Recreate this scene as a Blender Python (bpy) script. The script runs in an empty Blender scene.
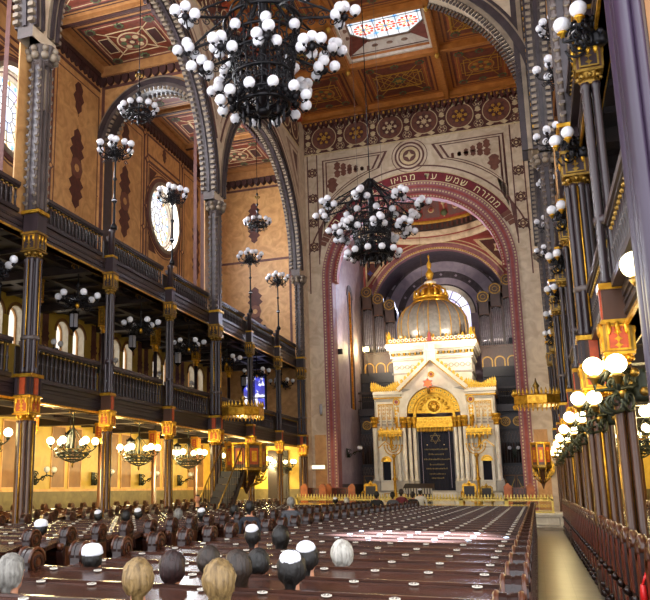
import bpy, bmesh, math, random
from math import sin, cos, pi, radians
from mathutils import Vector, Matrix
S = bpy.context.scene
COL = S.collection
random.seed(7)

# ------------------------------------------------------------------ materials
def lin(h):
    h = h.lstrip('#')
    c = [int(h[i:i + 2], 16) / 255 for i in (0, 2, 4)]
    return tuple([x / 12.92 if x <= .04045 else ((x + .055) / 1.055) ** 2.4 for x in c] + [1])

MAT = {}
def mat(name, c1, c2=None, scale=6, rough=.5, metal=0, bump=0, emit=0, detail=4, dist=0, stretch=(1, 1, 1), lo=.35, hi=.65, spec=None):
    m = bpy.data.materials.new(name); m.use_nodes = True
    nt = m.node_tree; b = nt.nodes['Principled BSDF']
    b.inputs['Base Color'].default_value = lin(c1)
    b.inputs['Roughness'].default_value = rough
    b.inputs['Metallic'].default_value = metal
    if spec is not None: b.inputs['Specular IOR Level'].default_value = spec
    if c2:
        tc = nt.nodes.new('ShaderNodeTexCoord'); mp = nt.nodes.new('ShaderNodeMapping')
        mp.inputs['Scale'].default_value = stretch
        nz = nt.nodes.new('ShaderNodeTexNoise')
        nz.inputs['Scale'].default_value = scale; nz.inputs['Detail'].default_value = detail
        nz.inputs['Distortion'].default_value = dist
        rp = nt.nodes.new('ShaderNodeValToRGB')
        rp.color_ramp.elements[0].position = lo; rp.color_ramp.elements[0].color = lin(c1)
        rp.color_ramp.elements[1].position = hi; rp.color_ramp.elements[1].color = lin(c2)
        L = nt.links.new
        L(tc.outputs['Object'], mp.inputs['Vector']); L(mp.outputs['Vector'], nz.inputs['Vector'])
        L(nz.outputs['Fac'], rp.inputs['Fac']); L(rp.outputs['Color'], b.inputs['Base Color'])
        if bump:
            bp = nt.nodes.new('ShaderNodeBump'); bp.inputs['Strength'].default_value = bump
            bp.inputs['Distance'].default_value = .02
            L(nz.outputs['Fac'], bp.inputs['Height']); L(bp.outputs['Normal'], b.inputs['Normal'])
    if emit:
        b.inputs['Emission Color'].default_value = lin(c1); b.inputs['Emission Strength'].default_value = emit
    MAT[name] = m
    return m

mat('marble', '#dcc9ae', '#c2ab8f', 1.6, .45, dist=1.5)
mat('marble_white', '#e6dfd0', '#cfc4b2', 2.2, .35, dist=1.5)
mat('ochre', '#d6a368', '#b8854e', 1.5, .5, dist=1.8)
mat('yellow_wall', '#cba845', '#b49236', 1.4, .5, dist=1.2)
mat('dado', '#75663f', '#5d5030', 3, .5, dist=1)
mat('ground_panel', '#8a5c2a', '#74481f', 2, .5)
mat('band', '#6a4038', '#58322c', 5, .6)
mat('band_light', '#a98c76', '#97796a', 5, .6)
mat('frieze_red', '#5c2c22', '#4a221c', 5, .6)
mat('frieze_red2', '#7a4a38', '#6a3c2e', 5, .6)
mat('paint_cream', '#d8c39a', '#c4ab80', 6, .6)
mat('dull_gold', '#7c6a44', '#65552f', 8, .5, .2)
mat('paint_gold', '#c89a3a', '#b5842c', 8, .4, .3)
mat('paint_green', '#5e6a48', '#4c583c', 8, .6)
mat('paint_blue', '#3c3f86', '#30336c', 8, .6)
mat('paint_orange', '#b8502a', '#9c3f20', 8, .6)
mat('paint_teal', '#7c4a48', '#6c5a5a', 8, .6)
mat('red_paint', '#a04a44', '#8c3c3a', 4, .6)
mat('pink_paint', '#9c6468', '#86525a', 4, .6)
mat('text_red', '#7a1824', '#64121c', 4, .6)
mat('text_gold', '#efe0b0', rough=.4)
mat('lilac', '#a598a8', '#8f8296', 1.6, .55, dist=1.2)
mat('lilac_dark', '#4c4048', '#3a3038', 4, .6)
mat('ceil_wood', '#c27c36', '#a86626', 3, .45, stretch=(1, 8, 1))
mat('ceil_panel', '#7a3824', '#622a1a', 6, .55)
mat('ceil_panel2', '#aa5a2e', '#904824', 6, .55)
mat('aisle_red', '#8a4a3c', '#743a30', 5, .55)
mat('aisle_dark', '#4c2c28', '#3c2220', 5, .55)
mat('aisle_tan', '#b98550', '#a57242', 4, .5)
mat('stone_dark', '#41363a', '#31292c', 3, .45)
mat('stone_mid', '#5e524e', '#4c423f', 3, .45)
mat('stone_light', '#93836f', '#7b6c5b', 3, .5)
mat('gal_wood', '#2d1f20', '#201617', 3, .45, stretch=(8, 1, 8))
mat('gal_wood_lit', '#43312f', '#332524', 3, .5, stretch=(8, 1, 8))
mat('soffit_wood', '#2a1c18', '#1e1412', 3, .4)
mat('column_brown', '#513322', '#3e2619', 4, .32, stretch=(1, 1, .2))
mat('column_dark', '#35282b', '#281d20', 4, .3, stretch=(1, 1, .2))
mat('column_purple', '#33253a', '#281c2c', 4, .35, stretch=(1, 1, .2))
mat('panel_orange', '#b4481c', '#963a16', 8, .5)
mat('gold', '#e0ac38', '#b47e1c', 9, .32, .75, bump=.4)
mat('gold_bright', '#f0c248', '#d29a28', 10, .3, .6, bump=.5)
mat('brass', '#a5823a', '#7d5f28', 9, .35, .8)
mat('iron', '#18161b', '#0e0d11', 12, .4, .5)
mat('iron_green', '#343828', '#23271c', 12, .4, .5)
mat('globe', '#e9e8ee', rough=.22)
mat('globe_lit', '#ffedb8', rough=.3, emit=5)
mat('lantern_glass', '#aaa9b2', rough=.15)
mat('pew', '#46261a', '#2b160d', 2.4, .24, stretch=(1, 7, 7), detail=6)
mat('pew_dark', '#2c1510', '#1c0c09', 3, .3, stretch=(1, 7, 7))
mat('pew_end', '#5c3019', '#3c1e11', 4, .28)
mat('pew_red', '#7a3418', '#562210', 3, .28, stretch=(6, 6, 1))
mat('plate', '#e4dccc', rough=.35)
mat('plate_ink', '#5a5048', rough=.5)
mat('ark_white', '#efe6d2', '#e0d4bc', 3, .4)
mat('ark_grey', '#b3aa98', '#a0978a', 3, .4)
mat('dome_silver', '#8f8a82', '#79746d', 5, .36, .3)
mat('curtain', '#17182c', '#0e0f1e', 30, .85, bump=.3)
mat('organ_wood', '#38221a', '#281712', 4, .38, stretch=(6, 6, 1))
mat('organ_brown', '#52301a', '#3e2210', 4, .38, stretch=(6, 6, 1))
mat('pipe', '#b0aab2', '#948e98', 8, .3, .6)
mat('choir_dark', '#241a1e', '#181114', 4, .45)
mat('rail_gold', '#e4cf78', '#cdb050', 9, .4, .2)
mat('orange_wood', '#b4602a', '#94481c', 4, .4)
mat('skin', '#c98f6e', '#bb8060', 12, .5)
mat('cloth_black', '#16161b', '#0f0f13', 20, .85)
mat('cloth_navy', '#20242f', '#181b24', 20, .85)
mat('cloth_grey', '#55565c', '#45464c', 20, .85)
mat('cloth_red', '#6e2430', '#581a26', 20, .85)
mat('cloth_white', '#dcd8ce', '#c8c4ba', 20, .8)
mat('cloth_tan', '#a4906c', '#8c7858', 20, .8)
mat('hair_grey', '#8e8a82', '#5f5b55', 40, .6, bump=1.0, stretch=(1, 1, .12))
mat('hair_white', '#cfcac0', '#8f8a80', 40, .6, bump=1.0, stretch=(1, 1, .12))
mat('hair_blond', '#94784a', '#5c4624', 40, .5, bump=1.0, stretch=(1, 1, .12))
mat('hair_dark', '#17110d', '#0b0806', 40, .5, bump=1.0, stretch=(1, 1, .12))
mat('hair_brown', '#35251a', '#1c130c', 40, .5, bump=1.0, stretch=(1, 1, .12))
mat('hair_red', '#2c0f0c', '#180605', 40, .5, bump=1.0, stretch=(1, 1, .12))
mat('kippah', '#e6e6ec', '#d2d2da', 20, .7)
mat('flood_black', '#101014', rough=.5)
mat('flood_light', '#ffe6b0', emit=18)
mat('red_star', '#d8552a', emit=1.2)
mat('sign_white', '#efe6cc', emit=.8)
mat('red_plastic', '#d01c1c', rough=.4)

def floor_mat():
    m = bpy.data.materials.new('floor_stone'); m.use_nodes = True
    nt = m.node_tree; b = nt.nodes['Principled BSDF']; L = nt.links.new
    tc = nt.nodes.new('ShaderNodeTexCoord'); br = nt.nodes.new('ShaderNodeTexBrick')
    br.inputs['Scale'].default_value = 1; br.inputs['Brick Width'].default_value = .46; br.inputs['Row Height'].default_value = .46
    br.inputs['Mortar Size'].default_value = .006; br.offset = 0
    br.inputs['Color1'].default_value = lin('#8d8373'); br.inputs['Color2'].default_value = lin('#7d7364'); br.inputs['Mortar'].default_value = lin('#6d6355')
    nz = nt.nodes.new('ShaderNodeTexNoise'); nz.inputs['Scale'].default_value = 3
    mx = nt.nodes.new('ShaderNodeMixRGB'); mx.blend_type = 'MULTIPLY'; mx.inputs[0].default_value = .5
    L(tc.outputs['Object'], br.inputs['Vector']); L(tc.outputs['Object'], nz.inputs['Vector'])
    L(br.outputs['Color'], mx.inputs[1]); L(nz.outputs['Fac'], mx.inputs[2]); L(mx.outputs[0], b.inputs['Base Color'])
    b.inputs['Roughness'].default_value = .3
    MAT['floor_stone'] = m
floor_mat()

def glass_mat(name, strength, cols, scale):
    m = bpy.data.materials.new(name); m.use_nodes = True
    nt = m.node_tree; b = nt.nodes['Principled BSDF']; L = nt.links.new
    tc = nt.nodes.new('ShaderNodeTexCoord'); v = nt.nodes.new('ShaderNodeTexVoronoi'); v.inputs['Scale'].default_value = scale
    rp = nt.nodes.new('ShaderNodeValToRGB'); rp.color_ramp.interpolation = 'CONSTANT'
    while len(rp.color_ramp.elements) < len(cols): rp.color_ramp.elements.new(.5)
    for i, (p, c) in enumerate(cols):
        rp.color_ramp.elements[i].position = p; rp.color_ramp.elements[i].color = lin(c)
    sp = nt.nodes.new('ShaderNodeSeparateColor')
    L(tc.outputs['Object'], v.inputs['Vector']); L(v.outputs['Color'], sp.inputs['Color']); L(sp.outputs[0], rp.inputs['Fac'])
    L(rp.outputs['Color'], b.inputs['Emission Color']); b.inputs['Emission Strength'].default_value = strength
    b.inputs['Base Color'].default_value = (.5, .5, .5, 1); b.inputs['Roughness'].default_value = .15
    MAT[name] = m
glass_mat('window_glass', .8, [(0, '#ffffff'), (.45, '#eaf2ff'), (.7, '#cfdcff'), (.86, '#fff0c0'), (.95, '#d8c8ff')], 3.2)
glass_mat('apse_glass', .9, [(0, '#c8c8ff'), (.4, '#f4f0ff'), (.7, '#a8a4f0'), (.9, '#ffffff')], 2.5)
glass_mat('gallery_glass', .66, [(0, '#fff4e0'), (.5, '#fff9ef'), (.8, '#f3e4cc')], 2)
glass_mat('blue_glass', .8, [(0, '#3038c0'), (.4, '#e8e8f4'), (.6, '#2a2a90'), (.8, '#f4f0ff')], 5)
glass_mat('skylight_glass', .6, [(0, '#f4f8ff'), (.5, '#e4ecf4'), (.8, '#cfe0ee')], 3)
mat('glass_red', '#d8604c', emit=.55); mat('glass_blue', '#7fb4d8', emit=.55); mat('glass_white', '#ffffff', emit=.62); mat('glass_yellow', '#f0c060', emit=.6)

# ------------------------------------------------------------------ mesh builder
PLN = {'X': lambda u, v, d: (d, u, v), 'Y': lambda u, v, d: (u, d, v), 'Z': lambda u, v, d: (u, v, d)}
class MB:
    def __init__(s): s.v = []; s.f = []; s.m = []; s.sm = []; s.mats = []
    def mi(s, m):
        if m not in s.mats: s.mats.append(m)
        return s.mats.index(m)
    def add(s, vs, fs, m, smooth=False):
        o = len(s.v); k = s.mi(m); s.v += [tuple(p) for p in vs]
        for f in fs: s.f.append([i + o for i in f]); s.m.append(k); s.sm.append(smooth)
    def box(s, x0, x1, y0, y1, z0, z1, m):
        s.add([(x0, y0, z0), (x1, y0, z0), (x1, y1, z0), (x0, y1, z0), (x0, y0, z1), (x1, y0, z1), (x1, y1, z1), (x0, y1, z1)],
              [(0, 3, 2, 1), (4, 5, 6, 7), (0, 1, 5, 4), (1, 2, 6, 5), (2, 3, 7, 6), (3, 0, 4, 7)], m)
    def cbox(s, c, sx, sy, sz, m):
        s.box(c[0] - sx / 2, c[0] + sx / 2, c[1] - sy / 2, c[1] + sy / 2, c[2] - sz / 2, c[2] + sz / 2, m)
    def prism(s, poly, d0, d1, pl, m):
        P = PLN[pl]; n = len(poly)
        s.add([P(u, v, d0) for u, v in poly] + [P(u, v, d1) for u, v in poly],
              [tuple(range(n)), tuple(range(2 * n - 1, n - 1, -1))] + [(i, (i + 1) % n, n + (i + 1) % n, n + i) for i in range(n)], m)
    def rect(s, u0, u1, v0, v1, d0, d1, pl, m): s.prism([(u0, v0), (u1, v0), (u1, v1), (u0, v1)], d0, d1, pl, m)
    def frame(s, u0, u1, v0, v1, w, d0, d1, pl, m):
        s.rect(u0, u1, v0, v0 + w, d0, d1, pl, m); s.rect(u0, u1, v1 - w, v1, d0, d1, pl, m)
        s.rect(u0, u0 + w, v0 + w, v1 - w, d0, d1, pl, m); s.rect(u1 - w, u1, v0 + w, v1 - w, d0, d1, pl, m)
    def line(s, a, b, w, d0, d1, pl, m):
        dx, dy = b[0] - a[0], b[1] - a[1]; l = math.hypot(dx, dy) or 1; nx, ny = -dy / l * w / 2, dx / l * w / 2
        s.prism([(a[0] + nx, a[1] + ny), (b[0] + nx, b[1] + ny), (b[0] - nx, b[1] - ny), (a[0] - nx, a[1] - ny)], d0, d1, pl, m)
    def sector(s, uc, vc, r0, r1, a0, a1, d0, d1, pl, m, n=24):
        P = PLN[pl]; vs = []
        for i in range(n + 1):
            a = a0 + (a1 - a0) * i / n
            for r in (r0, r1):
                for d in (d0, d1): vs.append(P(uc + r * cos(a), vc + r * sin(a), d))
        fs = []
        for i in range(n):
            o = 4 * i; p = o + 4
            fs += [(o, o + 2, p + 2, p), (o + 1, p + 1, p + 3, o + 3), (o, p, p + 1, o + 1), (o + 2, o + 3, p + 3, p + 2)]
        if abs(a1 - a0) < 6.28: fs += [(0, 1, 3, 2), (4 * n, 4 * n + 2, 4 * n + 3, 4 * n + 1)]
        s.add(vs, fs, m)
    def ring(s, uc, vc, r0, r1, d0, d1, pl, m, n=32): s.sector(uc, vc, r0, r1, 0, 2 * pi, d0, d1, pl, m, n)
    def disc(s, uc, vc, r, d0, d1, pl, m, n=24, su=1, sv=1, rot=0):
        s.prism([(uc + su * r * cos(rot + 2 * pi * i / n), vc + sv * r * sin(rot + 2 * pi * i / n)) for i in range(n)], d0, d1, pl, m)
    def star(s, uc, vc, r, d0, d1, pl, m, n=8, k=.5, rot=0):
        s.prism([(uc + (r if i % 2 == 0 else r * k) * cos(rot + pi * i / n), vc + (r if i % 2 == 0 else r * k) * sin(rot + pi * i / n)) for i in range(2 * n)], d0, d1, pl, m)
    def teeth(s, uc, vc, r0, r1, a0, a1, d0, d1, pl, m, n, duty=.55):
        for i in range(n):
            a = a0 + (a1 - a0) * (i + .5) / n; h = (a1 - a0) / n * duty / 2
            s.sector(uc, vc, r0, r1, a - h, a + h, d0, d1, pl, m, 1)
    def archwall(s, u0, u1, v0, v1, uc, r, vs_, d0, d1, pl, m, n=32, soff=None):
        P = PLN[pl]; pts = [(uc - r, v0)] + [(uc - r * cos(pi * i / n), vs_ + r * sin(pi * i / n)) for i in range(n + 1)] + [(uc + r, v0)]
        for d in (d0, d1):
            vs = []; fs = []
            def q(*p):
                k = len(vs); vs.extend(P(a, b, d) for a, b in p); fs.append(tuple(range(k, k + len(p))))
            q((u0, v0), (uc - r, v0), (uc - r, vs_), (uc - r, v1), (u0, v1)); q((uc + r, v0), (u1, v0), (u1, v1), (uc + r, v1), (uc + r, vs_))
            for a, b in zip(pts[1:-2], pts[2:-1]): q(a, b, (b[0], v1), (a[0], v1))
            s.add(vs, fs, m)
        k = len(pts)
        s.add([P(a, b, d0) for a, b in pts] + [P(a, b, d1) for a, b in pts], [(i, i + 1, k + i + 1, k + i) for i in range(k - 1)], soff or m, True)
        o = [(u0, v0), (u0, v1), (u1, v1), (u1, v0)]
        s.add([P(a, b, d0) for a, b in o] + [P(a, b, d1) for a, b in o], [(i, i + 1, 5 + i, 4 + i) for i in range(3)], m)
    def circwall(s, u0, u1, v0, v1, uc, vc, r, d0, d1, pl, m, n=48, soff=None):
        P = PLN[pl]; A = sorted([2 * pi * i / n for i in range(n)] + [math.atan2(v - vc, u - uc) % (2 * pi) for u in (u0, u1) for v in (v0, v1)])
        inn = [(uc + r * cos(a), vc + r * sin(a)) for a in A]; out = []
        for a in A:
            c, q = cos(a), sin(a); t = 1e9
            if c > 1e-9: t = min(t, (u1 - uc) / c)
            if c < -1e-9: t = min(t, (u0 - uc) / c)
            if q > 1e-9: t = min(t, (v1 - vc) / q)
            if q < -1e-9: t = min(t, (v0 - vc) / q)
            out.append((uc + t * c, vc + t * q))
        k = len(A)
        for d in (d0, d1):
            s.add([P(a, b, d) for a, b in inn + out], [(i, (i + 1) % k, k + (i + 1) % k, k + i) for i in range(k)], m)
        s.add([P(a, b, d0) for a, b in inn] + [P(a, b, d1) for a, b in inn], [(i, (i + 1) % k, k + (i + 1) % k, k + i) for i in range(k)], soff or m, True)
    def lathe(s, prof, c, m, n=12, smooth=True, sx=1, sy=1, rot=0):
        vs = []; fs = []
        for r, z in prof:
            for i in range(n):
                a = rot + 2 * pi * i / n; vs.append((c[0] + r * cos(a) * sx, c[1] + r * sin(a) * sy, c[2] + z))
        for j in range(len(prof) - 1):
            for i in range(n):
                fs.append((j * n + i, j * n + (i + 1) % n, (j + 1) * n + (i + 1) % n, (j + 1) * n + i))
        fs.append(tuple(range(n - 1, -1, -1))); fs.append(tuple((len(prof) - 1) * n + i for i in range(n)))
        s.add(vs, fs, m, smooth)
    def tube(s, pts, r, m, n=6, closed=False):
        pts = [Vector(p) for p in pts]; k = len(pts); rs = r if isinstance(r, (list, tuple)) else [r] * k
        vs = []; up = Vector((0, 0, 1)); prev = None
        for i, p in enumerate(pts):
            a = pts[(i - 1) % k] if (closed or i > 0) else p; b = pts[(i + 1) % k] if (closed or i < k - 1) else p
            t = (b - a).normalized()
            if prev is None:
                x = t.cross(up)
                if x.length < .1: x = t.cross(Vector((1, 0, 0)))
            else:
                x = prev - t * prev.dot(t)
                if x.length < 1e-4: x = t.cross(up)
            x.normalize(); prev = x; y = t.cross(x)
            for j in range(n):
                q = 2 * pi * j / n; vs.append(p + (x * cos(q) + y * sin(q)) * rs[i])
        fs = []
        for i in range(k if closed else k - 1):
            i2 = (i + 1) % k
            for j in range(n): fs.append((i * n + j, i * n + (j + 1) % n, i2 * n + (j + 1) % n, i2 * n + j))
        if not closed: fs += [tuple(range(n - 1, -1, -1)), tuple((k - 1) * n + j for j in range(n))]
        s.add(vs, fs, m, True)
    def hoop(s, c, r, t, m, n=24, k=6): s.tube([(c[0] + r * cos(2 * pi * i / n), c[1] + r * sin(2 * pi * i / n), c[2]) for i in range(n)], t, m, k, True)
    def sphere(s, c, r, m, n=12, k=8, sc=(1, 1, 1)):
        vs = [(c[0], c[1], c[2] - r * sc[2])]; fs = []
        for j in range(1, k):
            t = -pi / 2 + pi * j / k
            for i in range(n):
                a = 2 * pi * i / n; vs.append((c[0] + r * cos(t) * cos(a) * sc[0], c[1] + r * cos(t) * sin(a) * sc[1], c[2] + r * sin(t) * sc[2]))
        vs.append((c[0], c[1], c[2] + r * sc[2])); e = len(vs) - 1
        for i in range(n):
            fs.append((0, 1 + (i + 1) % n, 1 + i)); fs.append((e, e - n + i, e - n + (i + 1) % n))
            for j in range(k - 2):
                a = 1 + j * n; fs.append((a + i, a + (i + 1) % n, a + n + (i + 1) % n, a + n + i))
        s.add(vs, fs, m, True)
    def leaf(s, uc, vc, h, w, d0, d1, pl, m, up=True, n=3):
        # a scalloped painted leaf ornament
        sg = 1 if up else -1; L = []
        for i in range(2 * n + 1):
            t = i / (2 * n); L.append((w / 2 * (sin(pi * min(1, t * .92 + .08)) ** .7) * (1 if i % 2 else .62), t * h))
        L.append((0, h * 1.08))
        s.prism([(uc + x, vc + sg * y) for x, y in L] + [(uc - x, vc + sg * y) for x, y in reversed(L[:-1])], d0, d1, pl, m)
    def mesh(s, name, off=(0, 0, 0), mirror=False):
        me = bpy.data.meshes.new(name)
        vs = [((-9.8 - x if mirror else x) - off[0], y - off[1], z - off[2]) for x, y, z in s.v]
        me.from_pydata(vs, [], s.f)
        for k in s.mats: me.materials.append(MAT[k])
        me.polygons.foreach_set('material_index', s.m); me.polygons.foreach_set('use_smooth', s.sm)
        b = bmesh.new(); b.from_mesh(me); bmesh.ops.recalc_face_normals(b, faces=b.faces); b.to_mesh(me); b.free()
        return me
    def build(s, name, parent=None, off=(0, 0, 0), mirror=False, **tags):
        o = bpy.data.objects.new(name, s.mesh(name, off, mirror)); COL.objects.link(o)
        if parent is not None: o.parent = parent
        else: o.location = off
        for k, v in tags.items(): o[k] = v
        return o
def put(name, me, parent, loc=(0, 0, 0), rz=0, **tags):
    o = bpy.data.objects.new(name, me); COL.objects.link(o); o.parent = parent; o.location = loc; o.rotation_euler = (0, 0, rz)
    for k, v in tags.items(): o[k] = v
    return o
def thing(name, label, cat, loc=(0, 0, 0), rz=0, group=None):
    o = bpy.data.objects.new(name, None); COL.objects.link(o); o.location = loc; o.rotation_euler = (0, 0, rz)
    o.empty_display_size = .1
    o['label'] = label; o['category'] = cat
    if group: o['group'] = group
    return o
def dup(root, label, loc, rz=0, sc=None):
    r = root.copy(); COL.objects.link(r); r.location = loc; r.rotation_euler = (0, 0, rz); r['label'] = label
    if sc: r.scale = (sc,) * 3
    def kids(a, b):
        for ch in list(a.children):
            c = ch.copy(); COL.objects.link(c); c.parent = b; kids(ch, c)
    kids(root, r)
    return r
def struct(mb, name, off=(0, 0, 0), mirror=False): return mb.build(name, None, off, mirror, kind='structure')
ORD = 'zeroth first second third fourth fifth sixth seventh eighth ninth tenth eleventh twelfth thirteenth fourteenth fifteenth sixteenth seventeenth eighteenth nineteenth twentieth'.split()
TENS = {20: 'twenty', 30: 'thirty', 40: 'forty'}
def nth(n):
    if n <= 20: return ORD[n]
    return ('thirtieth' if n == 30 else 'fortieth') if n % 10 == 0 else TENS[n // 10 * 10] + '-' + ORD[n % 10]

# ------------------------------------------------------------------ camera
cd = bpy.data.cameras.new('camera'); cam = bpy.data.objects.new('camera', cd); COL.objects.link(cam)
Rm = Matrix([[0.925945, 0.076707, 0.369786], [0.377657, -0.184999, -0.907277], [-0.001184, 0.97974, -0.200268]])
cam.matrix_world = Matrix.Translation((0, 0, 1.75)) @ Rm.to_4x4()
cd.sensor_width = 36; cd.sensor_fit = 'HORIZONTAL'; cd.lens = 43.790740; cd.shift_x = .180417; cd.shift_y = .039077
cd.clip_start = .05; cd.clip_end = 300
S.camera = cam
S.view_settings.view_transform = 'Standard'; S.view_settings.look = 'None'; S.view_settings.gamma = 1
S.view_settings.use_curve_mapping = False
# ================================================================== SETTING
YL = [7.2, 11.25, 15.3, 19.35, 23.4, 27.45, 31.5, 35.55, 39.6]
PIERS = [7.2, 15.3, 27.45, 39.6]
BIG = [(3.15, 15.3), (15.3, 27.45), (27.45, 39.6)]
NC = -4.9          # nave axis
CH = -4.95         # chancel axis
WN = [0]
def win_no():
    WN[0] += 1; return 'window_%d' % WN[0]

m = MB(); m.box(-16.6, 6.8, -2, 60, -.2, 0, 'floor_stone'); struct(m, 'floor')
# marble sanctuary platform with panelled front
m = MB(); m.box(-10.9, 1.1, 36.5, 60, 0, .66, 'marble_white'); m.box(-10.95, 1.15, 36.42, 36.6, .58, .67, 'marble_white'); m.box(-10.95, 1.15, 36.4, 36.6, 0, .1, 'stone_light')
for i in range(8):
    u = -10.6 + i * 1.45; m.frame(u, u + 1.25, .16, .52, .05, 36.46, 36.51, 'Y', 'ark_grey')
struct(m, 'floor_platform')

def lozenge(m, u, v, r, d, pl, dd):
    m.disc(u, v, r, d, d + dd, pl, 'band', 4); m.disc(u, v, r * .72, d, d + dd * 1.3, pl, 'paint_cream', 4)
    m.disc(u, v, r * .5, d, d + dd * 1.6, pl, 'band', 12); m.disc(u, v, r * .2, d, d + dd * 2, pl, 'paint_cream', 8)
    for k in range(4): m.disc(u + r * .72 * cos(pi / 4 + k * pi / 2), v + r * .72 * sin(pi / 4 + k * pi / 2), r * .3, d, d + dd, pl, 'band', 8)

def ornament(m, u, v, h, d, dd, pl):
    m.leaf(u, v, h * .5, h * .32, d, d + dd, pl, 'frieze_red', True, 4); m.leaf(u, v, h * .5, h * .32, d, d + dd, pl, 'frieze_red', False, 4)
    m.disc(u, v, h * .13, d, d + dd * 1.4, pl, 'frieze_red2', 8); m.disc(u, v, h * .05, d, d + dd * 1.8, pl, 'ochre', 8)

def rosette(m, u, v, r, d, dd, pl, bg, fg, hi, n=8):
    m.disc(u, v, r, d, d + dd, pl, bg, 28); m.ring(u, v, r * .9, r * .97, d, d + dd * 1.5, pl, fg, 28)
    m.star(u, v, r * .78, d, d + dd * 1.3, pl, fg, n, .62); m.star(u, v, r * .6, d, d + dd * 1.6, pl, bg, n, .5, pi / n)
    m.disc(u, v, r * .26, d, d + dd * 1.9, pl, hi, 14); m.disc(u, v, r * .14, d, d + dd * 2.3, pl, bg, 10)

def coffer(m, x0, x1, y0, y1, z, pal, kind=0):
    tan, dark, red, red2, cream, dot = pal; D = lambda k: z - .012 * k
    R = lambda i, k, c: m.rect(x0 + i, x1 - i, y0 + i, y1 - i, D(k), z + .02, 'Z', c)
    R(.0, 1, tan); R(.22, 2, dark); R(.3, 3, tan); R(.4, 4, dark); R(.52, 5, red)
    m.frame(x0 + .62, x1 - .62, y0 + .62, y1 - .62, .03, D(6), z, 'Z', cream)
    xc, yc = (x0 + x1) / 2, (y0 + y1) / 2; w, h = (x1 - x0) / 2, (y1 - y0) / 2
    m.rect(x0 + .75, x1 - .75, y0 + .75, y1 - .75, D(6), z, 'Z', red2)
    for sx in (-1, 1):
        m.rect(xc + sx * (w - 1.0) - .2, xc + sx * (w - 1.0) + .2, yc - .5, yc + .5, D(7), z, 'Z', dark)
        m.frame(xc + sx * (w - 1.0) - .22, xc + sx * (w - 1.0) + .22, yc - .52, yc + .52, .025, D(8), z, 'Z', cream)
        for sy in (-1, 1):
            m.star(xc + sx * (w - .78), yc + sy * (h - .78), .24, D(8), z, 'Z', dot, 8, .7); m.disc(xc + sx * (w - .78), yc + sy * (h - .78), .13, D(9), z, 'Z', dark, 10)
            m.line((xc + sx * .35, yc + sy * .35), (xc + sx * (w - .95), yc + sy * (h - .95)), .03, D(8), z, 'Z', cream)
    for sy in (-1, 1):
        m.star(xc, yc + sy * (h - .78), .22, D(8), z, 'Z', dot, 8, .7); m.disc(xc, yc + sy * (h - .78), .1, D(9), z, 'Z', dark, 10)
    if kind == 0:
        m.frame(xc - .8, xc + .8, yc - .8, yc + .8, .04, D(8), z, 'Z', cream)
        rr = .62
        m.disc(xc, yc, rr, D(8), z, 'Z', cream, 24); m.disc(xc, yc, rr * .9, D(9), z, 'Z', red, 24)
        for k in range(8): m.disc(xc + rr * .6 * cos(k * pi / 4), yc + rr * .6 * sin(k * pi / 4), rr * .2, D(10), z, 'Z', cream if k % 2 else dot, 10)
        m.star(xc, yc, rr * .36, D(10), z, 'Z', dark, 6, .5); m.disc(xc, yc, rr * .16, D(11), z, 'Z', cream, 10)
    else:
        for k in range(-2, 3):
            m.line((xc + k * .36 - .5, yc - .75), (xc + k * .36 + .5, yc + .75), .03, D(8), z, 'Z', cream); m.line((xc + k * .36 + .5, yc - .75), (xc + k * .36 - .5, yc + .75), .03, D(8), z, 'Z', cream)
        m.frame(xc - 1.05, xc + 1.05, yc - .78, yc + .78, .05, D(9), z, 'Z', cream)
        m.star(xc, yc, .4, D(9), z, 'Z', dot, 6, .55); m.star(xc, yc, .22, D(10), z, 'Z', cream, 6, .5)

PA = ('aisle_tan', 'aisle_dark', 'aisle_red', 'ceil_panel', 'paint_cream', 'paint_green')
PN = ('ceil_wood', 'ceil_panel', 'ceil_panel2', 'ceil_panel', 'paint_gold', 'paint_green')

def scallops(m, u0, u1, v0, v1, d0, d1, pl, c, step=.3):
    n = max(1, int(abs(u1 - u0) / step)); w = (u1 - u0) / n
    for i in range(n):
        u = u0 + (i + .5) * w; h = v1 - v0
        m.prism([(u - w * .42, v1), (u - w * .42, v0 + h * .4), (u - w * .2, v0 + h * .12), (u, v0), (u + w * .2, v0 + h * .12), (u + w * .42, v0 + h * .4), (u + w * .42, v1)], d0, d1, pl, c)

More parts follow.
